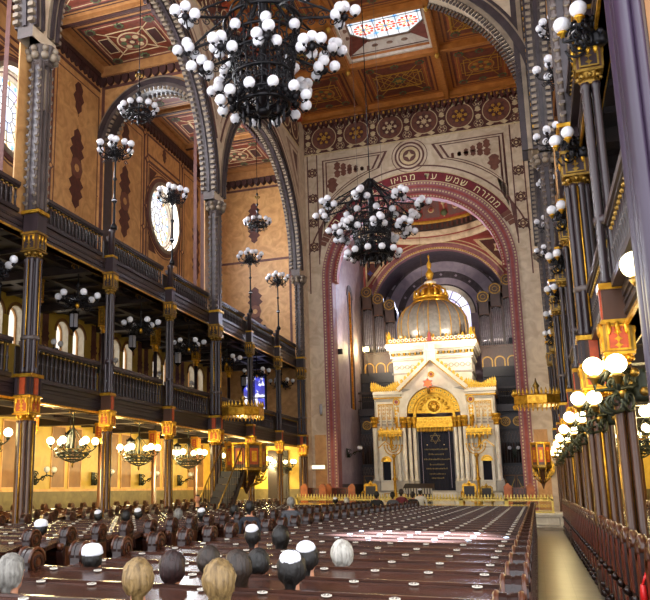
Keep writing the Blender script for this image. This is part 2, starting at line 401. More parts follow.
def side(mir):
    sd = 'right' if mir else 'left'
    # ---------------- outer aisle wall
    m = MB(); I, O, P = -16, -16.5, -15.985
    glz = []
    for j in range(len(YL) - 1):
        a, b = YL[j], YL[j + 1]; c = (a + b) / 2
        m.rect(a, b, 0, 4.1, O, I, 'X', 'yellow_wall'); m.rect(a, b, 0, 1.65, O, -15.97, 'X', 'dado'); m.rect(a, b, 1.6, 1.68, O, -15.95, 'X', 'ochre')
        for s in (-1, 1):
            m.rect(c + s * .58 - .42, c + s * .58 + .42, 1.7, 3.9, I, P, 'X', 'ground_panel'); m.frame(c + s * .58 - .46, c + s * .58 + .46, 1.7, 3.95, .05, I, -15.97, 'X', 'ochre')
        m.rect(a, b, 4.1, 6.5, O, I, 'X', 'yellow_wall')
        for s in (-1, 1):
            u0, u1 = (a, c) if s < 0 else (c, b)
            m.archwall(u0, u1, 6.5, 8.3, c + s * .58, .41, 7.42, O, I, 'X', 'yellow_wall', 14, 'marble_white')
            m.sector(c + s * .58, 7.42, .44, .54, 0, pi, I, -15.96, 'X', 'ground_panel', 14)
            glz.append((c + s * .58,))
        m.rect(a + .12, a + .5, 5.2, 8.1, I, P, 'X', 'band'); m.rect(b - .5, b - .12, 5.2, 8.1, I, P, 'X', 'band')
        for q in (a + .31, b - .31): ornament(m, q, 6.7, 1.7, P, .01, 'X')
        rose = abs(c - 21.375) < 1 or abs(c - 33.525) < 1 or abs(c - 9.225) < 1
        if rose:
            m.circwall(a, b, 8.3, 19.4, c, 14.7, 1.6, O, I, 'X', 'ochre', 48, 'marble_white')
            m.ring(c, 14.7, 1.6, 1.78, I, -15.9, 'X', 'stone_light', 48); m.ring(c, 14.7, 1.78, 1.95, I, -15.93, 'X', 'band', 48); m.ring(c, 14.7, 2.02, 2.08, I, P, 'X', 'band', 48)
            m.frame(a + .05, b - .05, 11.2, 17.1, .13, I, P, 'X', 'band'); m.frame(a + .3, b - .3, 11.5, 16.9, .05, I, P, 'X', 'band')
            for su in (-1, 1):
                for sv in (-1, 1):
                    m.prism([(c + su * 1.62, 14.7 + sv * 2.05), (c + su * 1.62, 14.7 + sv * 1.2), (c + su * .85, 14.7 + sv * 2.05)], I, P, 'X', 'frieze_red')
            for q in (a + .12, b - .12):
                for z in (11.25, 14.7, 17.05): m.star(q, z, .24, I, -15.97, 'X', 'band', 4, .7); m.disc(q, z, .1, I, -15.96, 'X', 'ochre', 8)
            m.frame(a + .1, b - .1, 17.3, 18.4, .1, I, P, 'X', 'band'); m.leaf(c, 18.3, .7, .5, I, P, 'X', 'frieze_red', False)
            m.frame(a + .1, b - .1, 8.6, 11.0, .1, I, P, 'X', 'band'); ornament(m, c, 9.9, 1.5, I, .012, 'X')
        else:
            m.rect(a, b, 8.3, 19.4, O, I, 'X', 'ochre')
            m.frame(a + .12, b - .12, 8.6, 18.4, .13, I, P, 'X', 'band'); m.frame(a + .42, b - .42, 9.0, 18.0, .04, I, P, 'X', 'band')
            for q in (a + .18, b - .18):
                for z in (8.7, 13.6, 18.3): m.star(q, z, .2, I, -15.97, 'X', 'band', 4, .7); m.disc(q, z, .08, I, -15.96, 'X', 'ochre', 8)
            ornament(m, c, 14.2, 3.4, I, .014, 'X'); m.leaf(c, 17.9, 1.4, .8, I, P, 'X', 'frieze_red', False); m.leaf(c, 9.1, 1.4, .8, I, P, 'X', 'frieze_red', True)
    m.rect(39.6, 40.8, 0, 19.4, O, I, 'X', 'ochre'); m.rect(39.6, 40.3, 0, 4.1, I, P, 'X', 'yellow_wall')
    struct(m, 'wall_' + sd, mirror=mir)
    # gallery windows: one structure each, frame and pane as parts
    for (u,) in glz:
        o = bpy.data.objects.new(win_no(), None); COL.objects.link(o); o['kind'] = 'structure'
        x = -16.3; o.location = (-9.8 - x if mir else x, u, 6.5); off = tuple(o.location)
        w = MB(); pts = [(u - .41, 6.5), (u + .41, 6.5)] + [(u + .41 * cos(pi * i / 12), 7.42 + .41 * sin(pi * i / 12)) for i in range(13)]
        w.prism(pts, -16.36, -16.34, 'X', 'gallery_glass'); w.build('pane', o, off, mir)
        w = MB(); w.sector(u, 7.42, .36, .42, 0, pi, -16.34, -16.27, 'X', 'ochre', 14); w.rect(u - .42, u - .36, 6.5, 7.42, -16.34, -16.27, 'X', 'ochre'); w.rect(u + .36, u + .42, 6.5, 7.42, -16.34, -16.27, 'X', 'ochre')
        w.rect(u - .42, u + .42, 6.5, 6.57, -16.34, -16.25, 'X', 'ochre'); w.build('window_frame', o, off, mir)
    # rose windows
    for c in (9.225, 21.375, 33.525):
        o = bpy.data.objects.new(win_no(), None); COL.objects.link(o); o['kind'] = 'structure'
        o.location = (-9.8 + 16.3 if mir else -16.3, c, 14.7); off = tuple(o.location)
        w = MB(); w.disc(c, 14.7, 1.36, -16.4, -16.37, 'X', 'window_glass', 40); w.build('pane', o, off, mir)
        w = MB(); w.ring(c, 14.7, 1.3, 1.6, -16.42, -16.25, 'X', 'marble_white', 44); w.ring(c, 14.7, 1.42, 1.47, -16.26, -16.23, 'X', 'band', 44); w.build('window_frame', o, off, mir)
        w = MB()
        for k in range(12):
            a = k * pi / 6; w.line((c + .3 * cos(a), 14.7 + .3 * sin(a)), (c + 1.33 * cos(a), 14.7 + 1.33 * sin(a)), .025, -16.37, -16.35, 'X', 'stone_mid')
        for r in (.3, .65, 1.0): w.ring(c, 14.7, r - .012, r + .012, -16.37, -16.35, 'X', 'stone_mid', 32)
        w.build('tracery', o, off, mir)
        w = MB()
        for k in range(20): w.disc(c + 1.18 * cos(k * pi / 10), 14.7 + 1.18 * sin(k * pi / 10), .09, -16.37, -16.36, 'X', 'glass_yellow' if k % 2 else 'glass_blue', 8)
        w.build('coloured_glass', o, off, mir)
    # ---------------- nave arcade wall with great arches
    m = MB(); F, B = -10.7, -11.15
    for a, b in BIG:
        c = (a + b) / 2; r = 5.56; z = 13.0
        m.archwall(a, b, 12.7, 22.4, c, r, z, B, F, 'X', 'marble', 48, 'stone_mid')
        for fx, s in ((F, 1), (B, -1)):
            m.sector(c, z, r, r + .13, 0, pi, fx, fx + .1 * s, 'X', 'stone_dark', 48); m.sector(c, z, r + .13, r + .26, 0, pi, fx, fx + .06 * s, 'X', 'stone_light', 48)
            m.sector(c, z, r + .26, r + .36, 0, pi, fx, fx + .12 * s, 'X', 'stone_dark', 48); m.sector(c, z, r + .36, r + .42, 0, pi, fx, fx + .05 * s, 'X', 'stone_light', 48)
            m.teeth(c, z, r - .13, r + .02, 0, pi, fx - .08 * s, fx + .07 * s, 'X', 'stone_light', 84, .5)
        m.sector(c, z, r - .06, r + .01, 0, pi, B + .28, F - .28, 'X', 'stone_dark', 48)
        G = F + .012; q0 = math.acos(6.0 / 6.45)
        m.sector(c, z, 6.25, 6.4, q0, pi - q0, F, G, 'X', 'band', 48); q0 = math.acos(6.0 / 6.8); m.sector(c, z, 6.62, 6.7, q0, pi - q0, F, G, 'X', 'band_light', 48)
        for s in (-1, 1):
            e = c + s * 6.02; i = c + s * 3.2
            m.prism([(e - s * .25, 19.7), (e - s * .25, 17.2), (i + s * .4, 19.7)], F, G, 'X', 'band_light'); m.prism([(e - s * .38, 19.55), (e - s * .38, 17.7), (i + s * .95, 19.55)], F, F + .018, 'X', 'marble'); m.prism([(e - s * .5, 19.4), (e - s * .5, 18.2), (i + s * 1.5, 19.4)], F, F + .024, 'X', 'band')
        m.rect(a, b, 20.05, 21.7, F, G, 'X', 'frieze_red'); m.rect(a, b, 20.0, 20.08, F, F + .03, 'X', 'paint_cream')
        for i in range(7):
            u = a + .87 + i * 1.735; rosette(m, u, 20.88, .68, F + .012, .01, 'X', 'frieze_red2', 'band', 'paint_cream'); m.ring(u, 20.88, .62, .66, F, F + .05, 'X', 'paint_cream', 28)
        for i in range(8):
            u = a + i * 1.735
            for zz in (20.3, 20.88, 21.46): m.star(u, zz, .16, F + .012, F + .024, 'X', 'paint_cream', 4, .55)
        m.box(F, F + .35, a, b, 21.75, 22.05, 'ceil_wood'); m.box(F, F + .5, a, b, 22.05, 22.4, 'ceil_wood'); scallops(m, a, b, 21.5, 21.78, F, F + .25, 'X', 'paint_orange')
    m.rect(39.6, 40.75, 12.7, 22.4, B, F, 'X', 'marble'); m.rect(39.85, 40.75, 0, 12.7, B, F, 'X', 'marble')
    struct(m, 'wall_nave_' + sd, mirror=mir)
    # ---------------- transverse aisle arches
    for y in (15.3, 27.45):
        m = MB(); m.archwall(-16, -11.16, 8.2, 19.4, -13.45, 2.25, 15.75, y - .35, y + .35, 'Y', 'ochre', 32, 'stone_dark')
        for fy, s in ((y - .35, -1), (y + .35, 1)):
            m.sector(-13.45, 15.75, 2.25, 2.4, 0, pi, fy, fy + .08 * s, 'Y', 'stone_mid', 32); m.sector(-13.45, 15.75, 2.4, 2.6, 0, pi, fy, fy + .12 * s, 'Y', 'stone_dark', 32); m.sector(-13.45, 15.75, 2.66, 2.72, 0, pi, fy, fy + .04 * s, 'Y', 'stone_light', 32)
            m.teeth(-13.45, 15.75, 2.12, 2.27, 0, pi, fy - .02 * s, fy + .06 * s, 'Y', 'stone_light', 34)
            m.frame(-15.9, -11.5, 8.4, 18.5, .14, fy, fy + .012 * s, 'Y', 'band')
        struct(m, 'wall_aisle_arch_' + sd, mirror=mir)
    # end wall of the aisle
    m = MB(); m.rect(-16, -10.95, 0, 19.4, 40.3, 40.8, 'Y', 'ochre'); m.rect(-16, -10.95, 0, 4.1, 40.28, 40.3, 'Y', 'yellow_wall'); m.rect(-16, -10.95, 0, 1.65, 40.26, 40.3, 'Y', 'dado')
    m.frame(-15.9, -11.5, 8.6, 18.4, .13, 40.285, 40.3, 'Y', 'band'); m.rect(-15.8, -11.6, 14.0, 14.13, 40.285, 40.3, 'Y', 'band'); ornament(m, -13.6, 16.3, 2.4, 40.3, -.014, 'Y'); ornament(m, -13.6, 11.2, 2.8, 40.3, -.014, 'Y')
    m.rect(-14.2, -13.0, 8.3, 10.4, 40.2, 40.3, 'Y', 'gal_wood'); m.rect(-14.05, -13.15, 8.3, 10.2, 40.17, 40.3, 'Y', 'soffit_wood')
    m.rect(-13.0, -11.9, 1.0, 3.6, 40.2, 40.3, 'Y', 'gal_wood'); m.rect(-12.9, -12.5, 1.1, 3.5, 40.17, 40.3, 'Y', 'soffit_wood'); m.rect(-12.4, -12.0, 1.1, 3.5, 40.17, 40.3, 'Y', 'soffit_wood')
    struct(m, 'wall_aisle_end_' + sd, mirror=mir)
    o = bpy.data.objects.new(win_no(), None); COL.objects.link(o); o['kind'] = 'structure'; o.location = ((3.9 if mir else -13.7), 40.25, 5.2); off = tuple(o.location)
    w = MB(); w.rect(-14.3, -13.1, 5.2, 7.6, 40.24, 40.27, 'Y', 'blue_glass'); w.build('pane', o, off, mir)
    w = MB(); w.frame(-14.4, -13.0, 5.1, 7.7, .1, 40.2, 40.3, 'Y', 'gal_wood'); w.rect(-13.73, -13.67, 5.2, 7.6, 40.2, 40.27, 'Y', 'gal_wood'); w.rect(-14.3, -13.1, 6.4, 6.46, 40.2, 40.27, 'Y', 'gal_wood'); w.build('window_frame', o, off, mir)
    # ---------------- aisle ceiling
    m = MB(); Z = 19.3; m.box(-16.5, -10.9, 7.2, 40.8, Z, Z + .3, 'aisle_tan')
    for j in range(len(YL) - 1): coffer(m, -15.65, -11.55, YL[j] + .12, YL[j + 1] - .12, Z, PA, 0)
    for y in YL[:-1]: m.box(-16, -11.4, y - .14, y + .14, Z - .18, Z, 'aisle_tan'); m.box(-16, -11.4, y - .08, y + .08, Z - .22, Z, 'aisle_dark')
    for x, s in ((-16, 1), (-11.4, -1)):
        m.box(min(x, x + .3 * s), max(x, x + .3 * s), 7.2, 40.3, Z - .3, Z, 'aisle_tan'); m.box(min(x, x + .18 * s), max(x, x + .18 * s), 7.2, 40.3, Z - .5, Z - .3, 'aisle_dark')
        scallops(m, 7.2, 40.3, Z - .85, Z - .45, x, x + .14 * s, 'X', 'aisle_dark', .34); m.box(min(x, x + .06 * s), max(x, x + .06 * s), 7.2, 40.3, Z - .62, Z - .5, 'aisle_tan')
    for y, s in ((15.65, 1), (27.8, 1), (27.1, -1), (39.95, 1), (15.0, -1), (40.3, -1)):
        scallops(m, -16, -11.4, Z - .85, Z - .45, y, y + .14 * s, 'Y', 'aisle_dark', .34); m.box(-16, -11.4, min(y, y + .25 * s), max(y, y + .25 * s), Z - .45, Z, 'aisle_tan')
    struct(m, 'ceiling_aisle_' + sd, mirror=mir)
    # ---------------- gallery floors with beams, fascias
    for zb, zt, nm in ((3.9, 4.25, 'lower'), (7.95, 8.25, 'upper')):
        m = MB(); m.box(-16, -11.2, 7.2, 40.3, zb + .2, zt, 'soffit_wood')
        for y in YL: m.box(-16, -11.36, y - .16, y + .16, zb - .08, zb + .2, 'soffit_wood')
        for x in (-12.2, -13.4, -14.7): m.box(x - .09, x + .09, 7.2, 40.3, zb + .04, zb + .2, 'gal_wood')
        for j in range(len(YL) - 1):
            for k in range(1, 4): y = YL[j] + k * 1.0125; m.box(-16, -11.36, y - .05, y + .05, zb + .1, zb + .2, 'gal_wood')
        struct(m, 'floor_gallery_%s_%s' % (nm, sd), (-.25 if mir else 0, 0, 0) if 0 else (0, 0, 0), mirror=mir)
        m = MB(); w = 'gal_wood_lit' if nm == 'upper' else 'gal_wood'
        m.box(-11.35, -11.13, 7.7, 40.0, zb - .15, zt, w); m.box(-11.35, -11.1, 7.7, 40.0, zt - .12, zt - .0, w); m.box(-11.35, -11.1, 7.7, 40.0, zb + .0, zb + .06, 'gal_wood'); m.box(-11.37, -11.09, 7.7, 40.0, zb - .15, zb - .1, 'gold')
        m.box(-11.35, -11.11, 7.7, 40.0, zb + .14, zb + .18, 'gal_wood')
        o = struct(m, 'beam_gallery_%s_%s' % (nm, sd), mirror=mir); o.location.x = -.1 if mir else 0
side(False); side(True)

# ---------------- end wall with chancel arch
m = MB(); F = 40.7
m.archwall(-10.95, 1.15, .6, 22.4, CH, 4.4, 12.6, F, F + .8, 'Y', 'marble', 56, 'pink_paint')
def wr(u0, u1, v0, v1, c, d=.012): m.rect(u0, u1, v0, v1, F - d, F, 'Y', c)
# pink jamb bands, arch rings with beads, text band
for s in (-1, 1):
    j = CH + s * 4.4; k = CH + s * 4.95
    wr(min(j, k), max(j, k), .6, 12.6, 'pink_paint', .05); wr(min(j + s * .22, j + s * .34), max(j + s * .22, j + s * .34), .6, 12.6, 'red_paint', .07)
    for i in range(75):
        z = .8 + i * .16; m.rect(j + s * .1 - .03, j + s * .1 + .03, z, z + .08, F - .08, F, 'Y', 'paint_cream'); m.rect(j + s * .44 - .03, j + s * .44 + .03, z, z + .08, F - .08, F, 'Y', 'paint_cream')
m.sector(CH, 12.6, 4.4, 4.95, 0, pi, F - .05, F, 'Y', 'pink_paint', 56); m.sector(CH, 12.6, 4.62, 4.74, 0, pi, F - .07, F, 'Y', 'red_paint', 56)
m.teeth(CH, 12.6, 4.46, 4.54, 0, pi, F - .08, F, 'Y', 'paint_cream', 90, .5); m.teeth(CH, 12.6, 4.82, 4.9, 0, pi, F - .08, F, 'Y', 'paint_cream', 96, .5)
# recessed second order seen on the soffit
m.sector(CH, 12.6, 4.2, 4.41, 0, pi, F + .25, F + .8, 'Y', 'red_paint', 56); m.teeth(CH, 12.6, 4.24, 4.3, 0, pi, F + .2, F + .26, 'Y', 'paint_cream', 90, .5)
ta = radians(31)
m.sector(CH, 12.6, 4.97, 5.52, ta, pi - ta, F - .03, F, 'Y', 'text_red', 48); m.sector(CH, 12.6, 4.95, 5.0, ta, pi - ta, F - .045, F, 'Y', 'paint_cream', 48); m.sector(CH, 12.6, 5.5, 5.55, ta, pi - ta, F - .045, F, 'Y', 'paint_cream', 48)
for s in (-1, 1):
    a = ta if s > 0 else pi - ta
    for t, h in ((0, .5), (.05, .42), (.1, .3)): m.sector(CH, 12.6, 5.25 - h / 2, 5.25 + h / 2, a - s * t, a - s * (t + .045), F - .02, F, 'Y', 'frieze_red2', 2)
# cream outer band and arch frames
m.sector(CH, 12.6, 5.8, 5.88, radians(16), pi - radians(16), F - .012, F, 'Y', 'band', 48)
for s in (-1, 1):   # big angular frames either side of the medallion
    x0, x1 = CH + s * 1.0, CH + s * 4.75
    pts = [(CH + s * 1.15, 19.55), (x1, 19.55), (x1, 15.5)]
    arc = [(CH + s * 6.25 * cos(a), 12.6 + 6.25 * sin(a)) for a in [radians(40 + i * 5) for i in range(8)]]
    outer = pts + [p for p in arc if p[1] > 15.5]
    for q, col in ((1, 'band'), (.93, 'marble'), (.84, 'band'), (.78, 'marble')):
        cx, cz = CH + s * 3.55, 18.65
        m.prism([(cx + (u - cx) * q, cz + (v - cz) * q) for u, v in outer], F - .01 - .004 * (1 - q) * 40, F, 'Y', col)
    cx, cz = CH + s * 3.9, 18.75
    for i in range(6):
        t = i / 5; m.leaf(cx - s * t * 1.7, cz + .1 - .06 * i, .5 - .06 * i, .45 - .05 * i, F - .05, F, 'Y', 'frieze_red2', True, 2); m.leaf(cx - s * t * 1.7, cz + .1, .45 - .05 * i, .45 - .05 * i, F - .05, F, 'Y', 'frieze_red2', False, 2)
    m.leaf(cx + s * .3, cz - .3, .9, .7, F - .05, F, 'Y', 'frieze_red2', False, 3)
    for z in (20.2, 18.9, 17.4, 16.0, 14.6): lozenge(m, CH + s * 5.32, z, .3, F - .02, 'Y', -.008)
    u0 = CH + s * 5.02; u1 = CH + s * 5.08; wr(min(u0, u1), max(u0, u1), 13.6, 20.0, 'band'); u0 = CH + s * 5.56; u1 = CH + s * 5.62; wr(min(u0, u1), max(u0, u1), 12, 20.0, 'band')
    m.prism([(CH + s * 5.02, 13.9), (CH + s * 5.08, 15.4), (CH + s * 4.75, 16.2)], F - .015, F, 'Y', 'band')
    u0 = CH + s * 5.0; u1 = CH + s * 5.6; wr(min(u0, u1), max(u0, u1), .7, 4.4, 'ochre', .02)
# medallion
for r, c, d in ((.78, 'band', .015), (.68, 'marble', .02), (.58, 'band', .025), (.5, 'paint_cream', .03), (.34, 'band', .035)): m.disc(CH, 19.07, r, F - d, F, 'Y', c, 32)
m.star(CH, 19.07, .26, F - .05, F, 'Y', 'paint_cream', 4, .45); m.ring(CH, 19.07, .9, .94, F - .012, F, 'Y', 'band', 36)
# frieze of circles
wr(-10.7, .9, 20.0, 21.7, 'frieze_red', .01); wr(-10.7, .9, 19.93, 20.02, 'paint_cream', .03)
for i in range(6):
    u = -9.55 + i * 1.82; rosette(m, u, 20.87, .72, F - .01, -.01, 'Y', 'frieze_red2', 'band', 'paint_gold'); m.ring(u, 20.87, .66, .7, F - .04, F, 'Y', 'paint_cream', 32); m.star(u, 20.87, .2, F - .06, F, 'Y', 'paint_cream' if i in (2, 3) else 'paint_gold', 8, .5)
    m.star(u, 20.87, .42, F - .04, F, 'Y', 'frieze_red', 8, .75, pi / 8)
    for k in range(6): m.disc(u + .3 * cos(k * pi / 3), 20.87 + .3 * sin(k * pi / 3), .09, F - .05, F, 'Y', 'paint_cream' if i in (2, 3) else 'paint_gold', 6)
for i in range(7):
    u = -10.46 + i * 1.82
    for z in (20.28, 21.46): rosette(m, u, z, .24, F - .01, -.012, 'Y', 'band', 'paint_cream', 'band', 6)
    for z in (20.62, 21.1): m.leaf(u, 20.87 + (.08 if z > 20.87 else -.08), .28, .34, F - .03, F, 'Y', 'paint_cream', z > 20.87, 2)
    if i < 6:
        for z in (20.16, 21.6):
            for q in (.55, 1.25): m.prism([(u + q - .2, z), (u + q, z + .12), (u + q + .2, z), (u + q, z - .12)], F - .025, F, 'Y', 'paint_cream')
m.box(-10.9, 1.1, F - .3, F, 21.8, 22.1, 'ceil_wood'); m.box(-10.9, 1.1, F - .5, F, 22.1, 22.4, 'ceil_wood'); scallops(m, -10.7, .9, 21.42, 21.85, F - .28, F, 'Y', 'frieze_red', .29)
for i in range(40): m.disc(-10.5 + i * .29, 21.95, .1, F - .33, F - .29, 'Y', 'text_red', 8); m.rect(-10.55 + i * .29, -10.45 + i * .29, 21.6, 21.72, F - .3, F - .28, 'Y', 'paint_gold')
struct(m, 'wall_front')

# Hebrew verse around the arch
def glyphs(txt):
    c = bpy.data.curves.new('tmp', 'FONT'); c.size = 1; c.extrude = 0; c.resolution_u = 2
    o = bpy.data.objects.new('tmp', c); COL.objects.link(o); out = []
    for ch in txt:
        if ch == ' ': out.append(None); continue
        c.body = ch; bpy.context.view_layer.update(); dg = bpy.context.evaluated_depsgraph_get(); me = o.evaluated_get(dg).to_mesh()
        vs = [tuple(v.co) for v in me.vertices]; fs = [tuple(p.vertices) for p in me.polygons]; out.append((vs, fs)); o.evaluated_get(dg).to_mesh_clear()
    bpy.data.objects.remove(o); bpy.data.curves.remove(c)
    return out
m = MB(); txt = 'ממזרח שמש עד מבואו מהולל שם ה׳'; gl = glyphs(txt); sz = .5
adv = [(.34 if g is None else (max(v[0] for v in g[0]) - min(v[0] for v in g[0])) * sz + .075) for g in gl]
tot = sum(adv); a0, a1 = radians(35), radians(145); ang = a0
for g, w in zip(gl, adv):
    da = w / tot * (a1 - a0); a = ang + da / 2; ang += da
    if g is None: continue
    x0 = min(v[0] for v in g[0]); x1 = max(v[0] for v in g[0]); vs = []
    for dep in (F - .05, F - .03):
        for x, y, z in g[0]:
            t = (x - (x0 + x1) / 2) * sz; r = 5.08 + y * sz
            vs.append((CH + r * cos(a) + t * sin(a), dep, 12.6 + r * sin(a) - t * cos(a)))
    n = len(g[0]); m.add(vs, [tuple(f) for f in g[1]] + [tuple(i + n for i in f) for f in g[1]], 'text_gold')
struct(m, 'trim_1')

# ---------------- great arched bracket springing from the right pier into the nave
y = 27.45; zs = 14.55; NX = -2.35
m = MB(); pts = [(.95, 12.8), (.95, 22.2), (NX, 22.2)] + [p for p in [(NC + 5.62 * cos(pi * i / 80), zs + 5.62 * sin(pi * i / 80)) for i in range(40, -1, -1)] if p[0] >= NX] + [(NC + 5.62, 12.8)]
m.prism(pts, y - .4, y + .4, 'Y', 'marble'); ae = math.acos((NX - NC) / 5.7)
for fy, s in ((y - .4, -1), (y + .4, 1)):
    m.sector(NC, zs, 5.62, 5.78, 0, ae, fy, fy + .09 * s, 'Y', 'stone_light', 36); m.sector(NC, zs, 5.78, 6.02, .1, ae - .03, fy, fy + .16 * s, 'Y', 'stone_dark', 36); m.sector(NC, zs, 6.02, 6.07, .2, ae - .04, fy, fy + .18 * s, 'Y', 'stone_light', 36); m.sector(NC, zs, 6.07, 6.2, .25, ae - .05, fy, fy + .12 * s, 'Y', 'stone_dark', 36)
    m.teeth(NC, zs, 5.42, 5.66, 0, ae, fy - .03 * s, fy + .06 * s, 'Y', 'stone_mid', 42); m.teeth(NC, zs, 5.5, 5.58, 0, ae, fy - .05 * s, fy + .1 * s, 'Y', 'stone_light', 42, .3)
    m.rect(.42, .6, 12.8, 22.1, fy, fy + .1 * s, 'Y', 'stone_dark'); m.rect(.6, .74, 12.8, 22.1, fy, fy + .14 * s, 'Y', 'stone_light'); m.rect(.74, .95, 12.8, 22.1, fy, fy + .1 * s, 'Y', 'stone_dark')
    for i in range(46): z = 12.9 + i * .2; m.rect(.78, .93, z, z + .1, fy, fy + .2 * s, 'Y', 'paint_gold' if i % 2 else 'stone_light')
struct(m, 'beam_nave_arch')

# ---------------- nave ceiling with skylights
m = MB(); Z = 22.12; YC = [3.2, 7.25, 11.3, 15.35, 19.4, 23.45, 27.5, 31.55, 35.6, 40.25]; XC = [-10.7, -7.05, -2.8, .9]
SKY = [1, 4, 7]
for j in range(len(YC) - 1):
    for i in range(3):
        if i == 1 and j in SKY: continue
        m.box(XC[i], XC[i + 1], YC[j], YC[j + 1], Z, Z + .3, 'ceil_wood'); coffer(m, XC[i] + .14, XC[i + 1] - .14, YC[j] + .14, YC[j + 1] - .14, Z, PN, (i + j) % 2)
for x in XC: m.box(x - .14, x + .14, YC[0], 40.7, Z - .28, Z + .3, 'ceil_wood'); m.box(x - .08, x + .08, YC[0], 40.7, Z - .34, Z - .28, 'ceil_wood')
for y in YC: m.box(-10.9, 1.1, y - .14, y + .14, Z - .28, Z + .3, 'ceil_wood')
m.box(-10.9, 1.1, 40.1, 40.9, Z - .02, Z + .3, 'ceil_wood')
for x in XC[1:3]:
    for y in YC[1:-1]: m.lathe([(.02, -.3), (.1, -.2), (.12, -.1), (.06, 0)], (x, y, Z - .3), 'paint_gold', 8)
struct(m, 'ceiling')
for n, j in enumerate(SKY):
    x0, x1, y0, y1 = XC[1] + .12, XC[2] - .12, YC[j] + .12, YC[j + 1] - .12
    o = bpy.data.objects.new(win_no(), None); COL.objects.link(o); o['kind'] = 'structure'; o.location = ((x0 + x1) / 2, (y0 + y1) / 2, Z); off = tuple(o.location)
    zt = Z + .85; ix, iy, c = .3, .34, .8
    oct_ = [(x0 + ix + c, y0 + iy), (x1 - ix - c, y0 + iy), (x1 - ix, y0 + iy + c), (x1 - ix, y1 - iy - c), (x1 - ix - c, y1 - iy), (x0 + ix + c, y1 - iy), (x0 + ix, y1 - iy - c), (x0 + ix, y0 + iy + c)]
    w = MB(); b = [(x0, y0, Z), (x1, y0, Z), (x1, y1, Z), (x0, y1, Z)]; t = [(u, v, zt) for u, v in oct_]
    mid = [(u, v, Z + .3) for u, v in ((x0, y0), (x1, y0), (x1, y1), (x0, y1))]
    w.add(b + mid, [(0, 1, 5, 4), (1, 2, 6, 5), (2, 3, 7, 6), (3, 0, 4, 7)], 'marble_white')
    w.add(mid + t, [(0, 1, 5, 4), (1, 2, 7, 6), (2, 3, 9, 8), (3, 0, 11, 10)], 'marble_white'); w.add(mid + t, [(0, 4, 11), (1, 6, 5), (2, 8, 7), (3, 10, 9)], 'aisle_red')
    w.frame(x0 - .02, x1 + .02, y0 - .02, y1 + .02, .16, Z - .04, Z + .1, 'Z', 'marble_white'); w.build('window_frame', o, off)
    w = MB()   # painted borders on the sloped sides
    def lerp(a, b, t): return tuple(a[i] + (b[i] - a[i]) * t for i in range(3))
    for (a, bq, cq, dq) in ((mid[3], mid[2], t[4], t[5]), (mid[0], mid[1], t[1], t[0]), (mid[0], mid[3], t[6], t[7]), (mid[1], mid[2], t[3], t[2])):
        cen = lerp(lerp(a, bq, .5), lerp(cq, dq, .5), .5)
        for k in (-.25, 0, .25):
            p = lerp(lerp(a, bq, .5 + k), lerp(dq, cq, .5 + k), .55); w.sphere((p[0], p[1], p[2] - .02), .16, 'band_light', 8, 5, (1, 1, .3))
        w.tube([lerp(a, dq, .12), lerp(bq, cq, .12)], .025, 'band', 4); w.tube([lerp(a, dq, .9), lerp(bq, cq, .9)], .03, 'band_light', 4)
    w.build('painted_border', o, off)
    w = MB(); w.prism(oct_, zt, zt + .03, 'Z', 'skylight_glass'); w.build('pane', o, off)
    w = MB(); xc, yc = (x0 + x1) / 2, (y0 + y1) / 2
    for i in (-1, 0, 1):
        for jj in (-.62, .62):
            u, v = xc + i * 1.02, yc + jj; z0 = zt - .012
            w.disc(u, v, .5, z0, zt, 'Z', 'glass_white', 16); 
            for k in range(12): a = k * pi / 6; w.disc(u + .4 * cos(a), v + .4 * sin(a), .09, z0 - .006, zt, 'Z', 'glass_red', 6)
            for k in range(8): a = k * pi / 4; w.line((u + .1 * cos(a), v + .1 * sin(a)), (u + .33 * cos(a), v + .33 * sin(a)), .07, z0 - .006, zt, 'Z', 'glass_yellow' if k % 2 else 'glass_red')
            w.disc(u, v, .1, z0 - .01, zt, 'Z', 'glass_blue', 8)
        for q in (-.5, .5):
            for jj in (-1.1, 0, 1.1): w.disc(xc + i * 1.02 + q, yc + jj, .12, zt - .01, zt, 'Z', 'glass_blue', 4)
    w.build('coloured_glass', o, off)
    w = MB()
    for i in range(-3, 4): w.box(xc + i * .51 - .012, xc + i * .51 + .012, y0 + iy, y1 - iy, zt - .03, zt - .02, 'stone_mid')
    w.box(x0 + ix, x1 - ix, yc - .02, yc + .02, zt - .03, zt - .02, 'stone_mid')
    for a, bq in zip(oct_, oct_[1:] + oct_[:1]): w.tube([(a[0], a[1], zt - .02), (bq[0], bq[1], zt - .02)], .04, 'stone_light', 5)
    w.build('glazing_bar', o, off)

